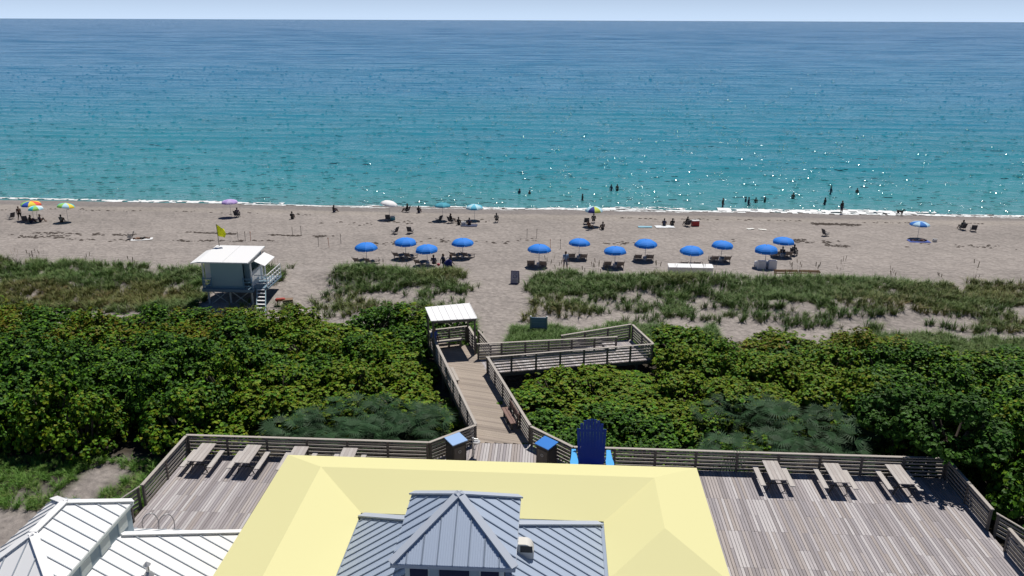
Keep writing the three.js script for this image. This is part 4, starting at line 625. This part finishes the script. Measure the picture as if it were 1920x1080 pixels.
// on the beach
[[-63.3, -88.9, 'walk', 0.9, DKT, BLK, 'person bending beside the rainbow umbrella at the far left'], [-61.3, -87.8, 'ground', 2.6, BLK, NAV, 'person in black sitting in front of the rainbow umbrella'], [-60.4, -88.2, 'ground', 2.2, NAV, BLK, 'person in navy sitting under the small green umbrella'], [-57.9, -88.3, 'ground', 3.2, [0.2, 0.19, 0.15], BRN, 'person in khaki sitting under the teal and yellow umbrella'], [-44.3, -80.6, 'lie', 0.35, TAN, BLK, 'person lying on the white towel at the left'], [-38.6, -93.05, 'sit', 3.3, [0.05, 0.02, 0.06], BLK, 'person sitting in the chair right of the purple umbrella'], [-31.6, -92.3, 'ground', 3.1, BLK, BLK, 'person sitting alone on the sand, small and dark'], [-27.95, -97.6, 'ground', 2.4, BLK, NAV, 'person sitting alone at the wet sand'], [-17.15, -97.9, 'ground', 2.9, BLK, NAV, 'person sitting by the water right of the sideways chair'], [-18.8, -98.6, 'sit', 4.4, BLK, BLK, 'person lounging in the sideways chair at the water'], [-11.2, -90.6, 'ground', 2.8, BLK, BLK, 'left one of two people sitting before the cyan umbrella'], [-9.9, -90.4, 'ground', 3.3, NAV, BLK, 'right one of two people sitting before the cyan umbrella'], [-12.2, -91.75, 'sit', 2.3, BLK, BLK, 'person in the chair right of the dark teal umbrella pole'], [-6.86, -92.4, 'sit', 3.1, [0.12, 0.11, 0.10], BLK, 'person in grey sitting alone right of the cyan umbrella'], [4.7, -93.0, 'sit', 3.1, BLK, BLK, 'person sitting behind the navy and lime umbrella'], [4.0, -89.2, 'sit', 2.4, DKT, BLK, 'person reclining in front of the navy and lime umbrella'], [5.6, -89.3, 'ground', 3.5, [0.10, 0.08, 0.07], BLK, 'person squatting right of the navy and lime umbrella'], [12.9, -91.8, 'ground', 3.0, NAV, BLK, 'left person sitting on the white towel'], [13.9, -92.0, 'ground', 3.3, BLK, BLK, 'right person sitting beside the white towel'], [15.6, -92.15, 'sit', 3.6, BLK, BLK, 'person in black in the chair beside the red cooler'], [39.7, -86.2, 'lie', Math.PI, [0.10, 0.05, 0.05], NAV, 'person lying on the dark blue towel at the right'], [47.4, -92.8, 'sit', 3.3, [0.03, 0.05, 0.05], BLK, 'person sitting in the left grey chair at the right of the beach'], [24.3, -78.9, 'sit', 2.5, BLK, BLK, 'person sitting in shade right of the rightmost blue umbrella'], [23.1, -78.8, 'ground', 2.8, [0.05, 0.04, 0.04], BLK, 'person sitting directly under the rightmost blue umbrella']].forEach(([x, z, p, t, a, b, l]) => person(x, z, p, t, a, b, l, { skin: DKT, hair: BLK }));
{ // the dog at the water's edge
  const D = [], p = (a, b, ra, rb) => D.push([a, b, ra, rb, 0]);
  p([0, 0.6, 0.28], [0, 0.62, -0.1], 0.14, 0.12); p([0, 0.62, -0.1], [0, 0.62, -0.36], 0.11, 0.11); p([0, 0.68, 0.32], [0, 0.88, 0.5], 0.085, 0.065); p([0, 0.92, 0.52], [0, 0.89, 0.72], 0.075, 0.035); p([0, 0.68, -0.42], [0, 0.82, -0.68], 0.03, 0.015);
  for (const s of [-1, 1]) { p([s * 0.09, 0.55, 0.28], [s * 0.1, 0.28, 0.26], 0.06, 0.035); p([s * 0.1, 0.28, 0.26], [s * 0.1, 0.03, 0.28], 0.03, 0.028); p([s * 0.09, 0.58, -0.34], [s * 0.1, 0.36, -0.24], 0.085, 0.05); p([s * 0.1, 0.36, -0.24], [s * 0.1, 0.22, -0.42], 0.045, 0.03); p([s * 0.1, 0.22, -0.42], [s * 0.1, 0.03, -0.38], 0.027, 0.028); p([s * 0.05, 0.97, 0.5], [s * 0.08, 0.9, 0.46], 0.022, 0.018); }
  const k = skinFrom(D, 1.6, [0, 0.5, 0], 64, 0.03), g = new THREE.BufferGeometry(); g.setAttribute('position', new THREE.BufferAttribute(k.pos, 3)); g.setAttribute('normal', new THREE.BufferAttribute(k.nor, 3));
  const o = mesh('dog', g, std(0.03, 0.025, 0.022, 0.85), scene); o.position.set(44.7, groundY(44.7, -103.5), -103.5); o.rotation.y = 0.6; tag(o, 'dark dog standing at the water edge on the right', 'dog');
}
// ---------------------------------------------------------------- vegetation
// a crown of small rounded leaves set in clumps round a few boughs
function crownGeo(n, size, cols, R = 2.2, H = 3.2, nl = 13, y0 = 0.06) {
  const lobes = []; for (let i = 0; i < nl; i++) { const a = rr(0, 6.283), q = Math.sqrt(rnd()), r = q * R * 0.72; lobes.push([Math.cos(a) * r, H * (0.32 + 0.5 * (1 - q * q * 0.8) * rr(0.75, 1.1)), Math.sin(a) * r, rr(0.55, 0.95)]); }
  for (let i = 0; i < nl; i++) { const a = i / nl * 6.283; lobes.push([Math.cos(a) * R * 0.7, Math.max(y0 + 0.4, H * rr(0.2, 0.4)), Math.sin(a) * R * 0.7, rr(0.55, 0.8)]); }
  const pos = [], col = [], d = V(0, 0, 0), u = V(0, 0, 0), v = V(0, 0, 0), nr = V(0, 0, 0), c = V(0, 0, 0);
  const cd = V(0, 0, 0), cc = V(0, 0, 0); let left = 0, cb = 1;
  for (let i = 0; i < n; i++) {
    if (!left) {   // the next leaf rosette
      const L = lobes[Math.floor(rnd() * lobes.length)]; cd.set(rr(-1, 1), rr(-0.7, 1), rr(-1, 1)); if (cd.lengthSq() > 1 || cd.lengthSq() < 0.01) { i--; continue; } cd.normalize();
      const k = L[3] * (0.55 + 0.5 * Math.pow(rnd(), 0.55)); cc.set(L[0] + cd.x * k, L[1] + cd.y * k * 0.85, L[2] + cd.z * k); if (cc.y < y0) cc.y = rr(y0, y0 + 0.5); left = 7; cb = rr(0.7, 1.25);
    }
    left--; d.set(rr(-1, 1), rr(-0.5, 1), rr(-1, 1)).normalize(); c.copy(cc).addScaledVector(d, rr(0.04, 0.17));
    nr.copy(cd).multiplyScalar(0.5).addScaledVector(d, 0.5).add(V(rr(-0.4, 0.4), rr(0.1, 0.9), rr(-0.4, 0.4))).normalize();
    u.set(rr(-1, 1), rr(-1, 1), rr(-1, 1)).cross(nr).normalize(); v.crossVectors(nr, u);
    const s = size * rr(0.7, 1.25) * 0.5, t = s * rr(0.8, 1.0), fold = s * 0.22, C = cols[Math.floor(rnd() * cols.length)], b = rr(0.75, 1.25) * cb;
    const P = (a, e, f) => [c.x + u.x * a + v.x * e + nr.x * f, c.y + u.y * a + v.y * e + nr.y * f, c.z + u.z * a + v.z * e + nr.z * f];
    const A = P(-s, 0, 0), B = P(0, -t, fold), D = P(s, 0, 0), E = P(0, t, fold);
    pos.push(...A, ...B, ...D, ...A, ...D, ...E); for (let q = 0; q < 6; q++) col.push(C[0] * b, C[1] * b, C[2] * b);
  }
  return geo(pos, col);
}
const leafM = new THREE.MeshPhysicalMaterial({ color: 0xffffff, vertexColors: true, roughness: 0.55, specularIntensity: 0.25, side: THREE.DoubleSide });
const barkM = std(0.12, 0.095, 0.075, 0.9);
const OLIVE = [[0.118, 0.175, 0.008], [0.132, 0.182, 0.008], [0.09, 0.16, 0.008], [0.14, 0.155, 0.010]], GREEN = [[0.068, 0.17, 0.008], [0.088, 0.195, 0.010], [0.05, 0.14, 0.008], [0.105, 0.185, 0.008]], DEEP = [[0.036, 0.098, 0.010], [0.046, 0.112, 0.012], [0.028, 0.08, 0.010]], RUST = [[0.135, 0.145, 0.008], [0.15, 0.13, 0.010], [0.105, 0.145, 0.008], [0.155, 0.11, 0.010]];
const mixed = (a, b, c) => [...a, ...a, ...a, ...b, ...b, ...c];
function shrubProto(cols, n) {
  const g = new THREE.Group(), cr = shadow(new THREE.Mesh(crownGeo(n, 0.2, cols), leafM)); cr.name = 'crown'; g.add(cr);
  const stems = []; for (let i = 0; i < 6; i++) { const a = rr(0, 6.283), r = rr(0.7, 1.3), c = new THREE.CatmullRomCurve3([V(Math.cos(a) * 0.12, -0.2, Math.sin(a) * 0.12), V(Math.cos(a) * r * 0.45, 0.9, Math.sin(a) * r * 0.4), V(Math.cos(a + 0.3) * r, 2.1, Math.sin(a + 0.3) * r)]); stems.push(new THREE.TubeGeometry(c, 5, 0.06, 5)); }
  const st = shadow(new THREE.Mesh(mergeGeometries(stems), barkM)); st.name = 'trunk'; g.add(st); return g;
}
const PROTO = { olive: [0, 1].map(() => shrubProto(mixed(OLIVE, GREEN, OLIVE), 4200)), green: [0, 1].map(() => shrubProto(mixed(GREEN, OLIVE, DEEP), 4200)), deep: [0, 1].map(() => shrubProto(mixed(DEEP, GREEN, DEEP), 4200)), rust: [0].map(() => shrubProto(mixed(RUST, OLIVE, GREEN), 4200)) };
const KINDWORD = { olive: 'olive', green: 'bright green', deep: 'deep green', rust: 'rusty olive' };
function shrub(kind, x, z, top, w) {
  const gy = groundY(x, z), p = PROTO[kind][Math.floor(rnd() * PROTO[kind].length)], g = p.clone(), left = x < -4;
  g.name = numbered('sea_grape_shrub'); g.position.set(x, gy - 0.1, z); g.rotation.y = rr(0, 6.283); const s = w / 2.2; g.scale.set(s, (top - gy + 0.1) / 3.3, s);
  const row = z > -40 ? 'nearest the deck' : z > -46 ? 'midway to the dunes' : 'at the seaward edge', size = top > 3.9 ? 'tall' : top > 2.7 ? 'waist high' : 'low';
  const where = x < -30 ? 'at the left picture edge' : x < -24 ? 'left of the lifeguard tower' : x < -18 ? 'in line with the lifeguard tower' : x < -12 ? 'right of the lifeguard tower' : x < -4 ? 'left of the boardwalk' : x < 2 ? 'right of the boardwalk' : x < 8 ? 'below the ramp end' : x < 14 ? 'behind the first right table' : x < 20 ? 'behind the right deck corner' : 'at the right picture edge';
  const lab = `${size === 'waist high' ? 'medium' : size} ${KINDWORD[kind]} sea grape ${where}, ${row}`;
  tag(g, lab, 'shrub', `sea grapes ${where}, ${row}`); scene.add(g); return g;
}
const walkDist = (x, z) => { const t = (x + 3.72) * AX.x + (z + 35.83) * AX.z, s = (x + 3.72) * AR.x + (z + 35.83) * AR.z; return t < -1 || t > 15.2 ? 9 : s < 0 ? -s : s > 2.6 ? s - 2.6 : -1; };
const rampDist = (x, z) => { const t = (x + 3.93) * AR.x + (z + 44.36) * AR.z, s = -((x + 3.93) * AX.x + (z + 44.36) * AX.z); return t < -0.5 || t > 11.6 ? 9 : s > 0 ? s : s < -4.6 ? -s - 4.6 : -1; };
for (let z = -36.5; z > -55.5; z -= 2.15) for (let x = -46; x < 40; x += 2.45) {
  const X = x + rr(-0.9, 0.9), Z = Math.min(-35.7, z + rr(-0.8, 0.8)), wd = walkDist(X, Z), rd = rampDist(X, Z);
  if (Math.abs(X + 2.2) > -Z * 0.76 + 3) continue;
  if (wd < 1.0 || rd < 0.9) continue;
  if (X > -5.2 && X < 6.2 && Z < -50.2) continue;
  if (X < -4 ? Z < -53.2 + (X < -30 ? 0.5 : 0) : Z < (X > 24 ? -49.3 : X > 8 ? -51.6 : -52.2)) continue;
  if (X > -14 && X < -5 && Z > -38.9) continue;                     // palmettos
  if (X > 9.5 && X < 16.5 && Z > -40.2 && Z < -36.2) continue;
  let top = X < -18 ? lerp(4.7, 3.3, sstep(40, 49, -Z)) : X < -4 ? 3.1 : X < 8 ? 2.6 : X < 17 ? 3.2 : lerp(5.0, 3.4, sstep(37, 45, -Z));
  top += rr(-0.85, 0.5); if (rnd() < 0.06) continue; if (wd < 2.6) top = Math.min(top, 2.5); if (rd < 2.4) top = Math.min(top, 2.35); if (Z > -37 && Math.abs(X) < 17) top = Math.min(top, 2.9);
  const q = fbm(X * 0.13 + 4, Z * 0.16 + 2, 2), e = rnd();
  let kind = q > 0.56 ? 'olive' : q < 0.45 ? 'deep' : 'green';
  if (X < -4 && Z < -46 && e < 0.55) kind = X < -22 ? 'rust' : 'olive'; if (X > 12 && Z < -49) kind = e < 0.6 ? 'rust' : 'olive'; if (X > -4 && X < 12 && Z < -42) kind = e < 0.7 ? 'green' : 'olive'; if (X < -6 && X > -16 && Z > -46 && Z < -39 && e < 0.6) kind = 'olive'; if (X > 18 && Z > -46) kind = e < 0.6 ? 'deep' : 'green'; if (X < -18 && Z > -40) kind = e < 0.7 ? 'deep' : 'green';
  shrub(kind, X, Z, top, Math.min(rr(1.9, 2.5), X > -19 && X < 19.5 ? -34.2 - Z : 9));
}
for (const [x, z, t, w] of [[21.8, -31.6, 5.0, 2.3], [23.4, -29.2, 4.6, 2.4], [24.8, -33.5, 5.6, 2.8], [20.6, -37.2, 5.2, 2.4]]) { const g = shrub('deep', x, z, t, w); g.userData.label = 'tall deep green sea grape shrub beside the right deck steps'; g.userData.group = 'tall shrubs beside the right deck steps'; }
for (const [x, z, s, l] of [[19.15, -34.75, 1.0, 'dark leafy tree overhanging the right corner of the deck'], [17.6, -37.0, 0.85, 'dark leafy tree behind the railing near the rightmost picnic table']]) {
  const t = thing('sea_grape_tree', l, 'tree', [x, groundY(x, z), z], rr(0, 6)); t.scale.setScalar(s);
  mesh('crown', crownGeo(6200, 0.22, DEEP, 2.7, 6.2, 16, 2.9), leafM, t);
  const limbs = [new THREE.TubeGeometry(new THREE.CatmullRomCurve3([V(0, -0.2, 0), V(0.1, 1.5, 0.05), V(-0.1, 3.0, 0)]), 8, 0.16, 8)]; for (let i = 0; i < 5; i++) { const a = i * 1.257 + rr(-0.3, 0.3); limbs.push(new THREE.TubeGeometry(new THREE.CatmullRomCurve3([V(0, 2.2, 0), V(Math.cos(a) * 0.8, 3.2, Math.sin(a) * 0.8), V(Math.cos(a) * 1.2, 3.9, Math.sin(a) * 1.2)]), 6, 0.07, 6)); } mesh('trunk', mergeGeometries(limbs), barkM, t);
}
for (const [x, z, t, w] of [[-10.0, -47.2, 2.7, 1.7], [-9.9, -50.0, 2.5, 1.7], [-8.9, -45.0, 2.3, 1.1]]) shrub('green', x, z, t, w);
// palmettos: fans of stiff blue green blades
function palmettoGeo() {
  const pos = [], col = [];
  for (let f = 0; f < 16; f++) { const a = rr(0, 6.283), out = rr(0.15, 0.75), h = rr(0.7, 1.6), o = V(Math.cos(a) * out, h, Math.sin(a) * out), dir = V(Math.cos(a), rr(0.1, 0.9), Math.sin(a)).normalize(), side = V(0, 1, 0).cross(dir).normalize(), up = V(0, 0, 0).crossVectors(dir, side), b = rr(0.7, 1.25);
    for (let k = -6; k <= 6; k++) { const t = k * 0.2, D = dir.clone().multiplyScalar(Math.cos(t)).addScaledVector(side, Math.sin(t)), L = rr(0.55, 0.75), w = 0.02, S = V(0, 0, 0).crossVectors(D, up).normalize(), m = o.clone().addScaledVector(D, L * 0.5).add(V(0, 0.02, 0)), e = o.clone().addScaledVector(D, L).add(V(0, -0.12, 0));
      const m1 = m.clone().addScaledVector(S, w), m2 = m.clone().addScaledVector(S, -w); for (const [p, q, r] of [[o, m1, m2], [m1, e, m2]]) { pos.push(p.x, p.y, p.z, q.x, q.y, q.z, r.x, r.y, r.z); for (let i = 0; i < 3; i++) col.push(0.03 * b, 0.07 * b, 0.028 * b); } }
    const s = V(Math.cos(a) * 0.05, 0, Math.sin(a) * 0.05), wv = V(-Math.sin(a), 0, Math.cos(a)).multiplyScalar(0.015); const pts = [s.clone().add(wv), s.clone().sub(wv), o]; for (const p of pts) { pos.push(p.x, p.y, p.z); col.push(0.05, 0.07, 0.03); } }
  return geo(pos, col);
}
{
  const G = [palmettoGeo(), palmettoGeo(), palmettoGeo()], put = (x, z, s, where) => { const o = mesh('palmetto', G[Math.floor(rnd() * 3)], leafM, scene); o.position.set(x, groundY(x, z) - 0.05, z); o.rotation.y = rr(0, 6.283); o.scale.setScalar(s); tag(o, `blue green palmetto ${where}`, 'palmetto', `palmettos ${where}`); };
  for (let i = 0; i < 26; i++) { const x = rr(-14, -5.4), z = rr(-39.2, -35); if (walkDist(x, z) < 0.7) continue; put(x, z, rr(0.95, 1.3), `${x < -11.6 ? 'behind the third left table' : x < -8.6 ? 'behind the fourth left table' : 'beside the pale lidded bin'}, ${z > -37 ? 'at the railing' : 'a row back'}`); }
  for (let i = 0; i < 28; i++) { const x = rr(8.5, 17), z = rr(-40.5, -35); put(x, z, rr(0.95, 1.35), `${x < 11.6 ? 'behind the first right table' : x < 14.6 ? 'behind the middle right table' : 'behind the rightmost table'}, ${z > -36.8 ? 'at the railing' : z > -38.6 ? 'a row back' : 'two rows back'}`); }
}
// dune grass
function tuft(n, H, spread, c0) {
  const pos = [], col = []; for (let i = 0; i < n; i++) { const a = rr(0, 6.283), r = rr(0, 0.16), h = H * rr(0.55, 1.1), l = rr(0.15, spread) * h, w = 0.012, x = Math.cos(a) * r, z = Math.sin(a) * r, px = -Math.sin(a) * w, pz = Math.cos(a) * w, mx = x + Math.cos(a) * l * 0.35, mz = z + Math.sin(a) * l * 0.35, ex = x + Math.cos(a) * l, ez = z + Math.sin(a) * l, b = rr(0.7, 1.3);
    pos.push(x - px, 0, z - pz, x + px, 0, z + pz, mx + px, h * 0.62, mz + pz, x - px, 0, z - pz, mx + px, h * 0.62, mz + pz, mx - px, h * 0.62, mz - pz, mx - px, h * 0.62, mz - pz, mx + px, h * 0.62, mz + pz, ex, h * rr(0.8, 1), ez); for (let q = 0; q < 9; q++) col.push(c0[0] * b, c0[1] * b, c0[2] * b); }
  return geo(pos, col);
}
const grassM = std(1, 1, 1, 0.7, { vertexColors: true, side: THREE.DoubleSide });
function scatter(name, label, cat, geoms, spots) {
  const t = thing(name, label, cat, [0, 0, 0], 0, null, 'stuff'), q = new THREE.Quaternion(), up = V(0, 1, 0), c = new THREE.Color();
  geoms.forEach((g, k) => { const mine = spots.filter((_, i) => i % geoms.length === k); const im = shadow(new THREE.InstancedMesh(g, grassM, mine.length)); mine.forEach((s, i) => { q.setFromAxisAngle(up, rr(0, 6.283)); im.setMatrixAt(i, _m.compose(V(s[0], groundY(s[0], s[1]) - 0.02, s[1]), q, V(s[2], s[2] * rr(0.8, 1.15), s[2]))); im.setColorAt(i, c.setRGB(...(s[3] ?? [1, 1, 1]))); }); im.name = 'tufts'; im.userData.kind = 'stuff'; t.add(im); });
}
{
  const G = [tuft(36, 0.72, 1.3, [0.115, 0.175, 0.028]), tuft(36, 0.66, 1.5, [0.10, 0.165, 0.026]), tuft(30, 0.55, 1.7, [0.16, 0.175, 0.05]), tuft(40, 0.6, 1.2, [0.085, 0.16, 0.024])];
  const parts = { left: [], mid: [], right: [] }, oats = [];
  for (let z = -54.5; z > -69.8; z -= 0.30) for (let x = -58; x < 52; x += 0.30) {
    const X = x + rr(-0.45, 0.45), Z = z + rr(-0.45, 0.45); if (Math.abs(X + 2.2) > -Z * 0.76 + 3) continue; const c = duneCover(X, Z); if (c < 0.08) continue;
    const d = -Z, clump = fbm(X * 0.5, Z * 0.8 + 30, 3); let dens = c * (X < -23 ? 0.9 : lerp(0.56, 0.95, sstep(59.5, 63.5, d + (fbm(X * 0.2, Z * 0.2, 2) - 0.5) * 4))); dens *= sstep(0.44, 0.56, clump + (dens - 0.5) * 0.4); if (rnd() > dens * 0.85) continue;
    const br = fbm(X * 0.12 + 8, Z * 0.2, 2), dry = clamp((br - 0.5) * 3 + (d < 61 ? 0.3 : 0)); const tint = [lerp(0.85, 1.5, dry), lerp(1.0, 1.0, dry), lerp(0.9, 1.2, dry)].map((v) => v * lerp(0.6, 1.05, clump));
    (X < -23 ? parts.left : X < pathX(Z) ? parts.mid : parts.right).push([X, Z, rr(0.75, 1.25), tint]); if (d > 64.5 && rnd() < 0.035) oats.push([X, Z, rr(0.8, 1.25), [1, 1, 1]]);
  }
  scatter('dune_grass', 'dense green dune grass left of the lifeguard tower', 'grass', G, parts.left);
  scatter('dune_grass', 'dune grass between the lifeguard tower and the sand path', 'grass', G, parts.mid);
  scatter('dune_grass', 'long strip of dune grass right of the sand path', 'grass', G, parts.right);
  const og = () => { const p = [], c = []; for (let i = 0; i < 3; i++) { const a = rr(0, 6.283), h = rr(1.3, 1.9), l = rr(0.1, 0.35), dx = Math.cos(a), dz = Math.sin(a), w = 0.009; const e = V(dx * l, h, dz * l); p.push(-w, 0, 0, w, 0, 0, e.x, e.y, e.z); for (let q = 0; q < 3; q++) c.push(0.20, 0.16, 0.08); for (let k = 0; k < 6; k++) { const y = h - k * 0.055, f = y / h, s = 0.035; p.push(dx * l * f - s, y, dz * l * f, dx * l * f + s, y - 0.02, dz * l * f + s, dx * l * f, y + 0.07, dz * l * f); for (let q = 0; q < 3; q++) c.push(0.22, 0.15, 0.08); } } return geo(p, c); };
  scatter('sea_oats', 'thin seed stalks standing up from the dune grass', 'grass', [og(), og(), og()], oats);
  const low = []; for (let i = 0; i < 5200; i++) { const X = rr(-6, 12), Z = rr(-57, -49); const e = Math.abs(X - pathX(Z)) - pathHalf(Z) * 0.9; if (e < 0.15 || rampDist(X, Z) < 0.1 || walkDist(X, Z) < 0 || fbm(X * 0.4, Z * 0.4 + 3, 2) - Math.max(0, -Z - 54.5) * 0.25 < 0.28) continue; low.push([X, Z, rr(0.6, 1.0), [0.75, 0.95, 0.8]]); }
  for (let i = 0; i < 3600; i++) { const X = rr(20, 46), Z = rr(-56, -49); if (fbm(X * 0.4, Z * 0.4 + 3, 2) - Math.max(0, -Z - 54.2) * 0.3 < 0.25) continue; low.push([X, Z, rr(0.6, 1.0), [0.85, 0.95, 0.9]]); }
  scatter('low_grass', 'low dark green grass between the ramp and the dune track', 'grass', G, low);
  const yard = []; for (let i = 0; i < 2600; i++) { const X = rr(-32, -19), Z = rr(-35, -24); if (fbm(X * 0.45 + 2, Z * 0.45, 4) > 0.56) continue; yard.push([X, Z, rr(0.35, 0.7), [1.0, 1.35, 0.9]]); }
  scatter('yard_grass', 'patchy grass on sandy ground left of the white roofs', 'grass', G, yard);
}
renderer.render(scene, camera);
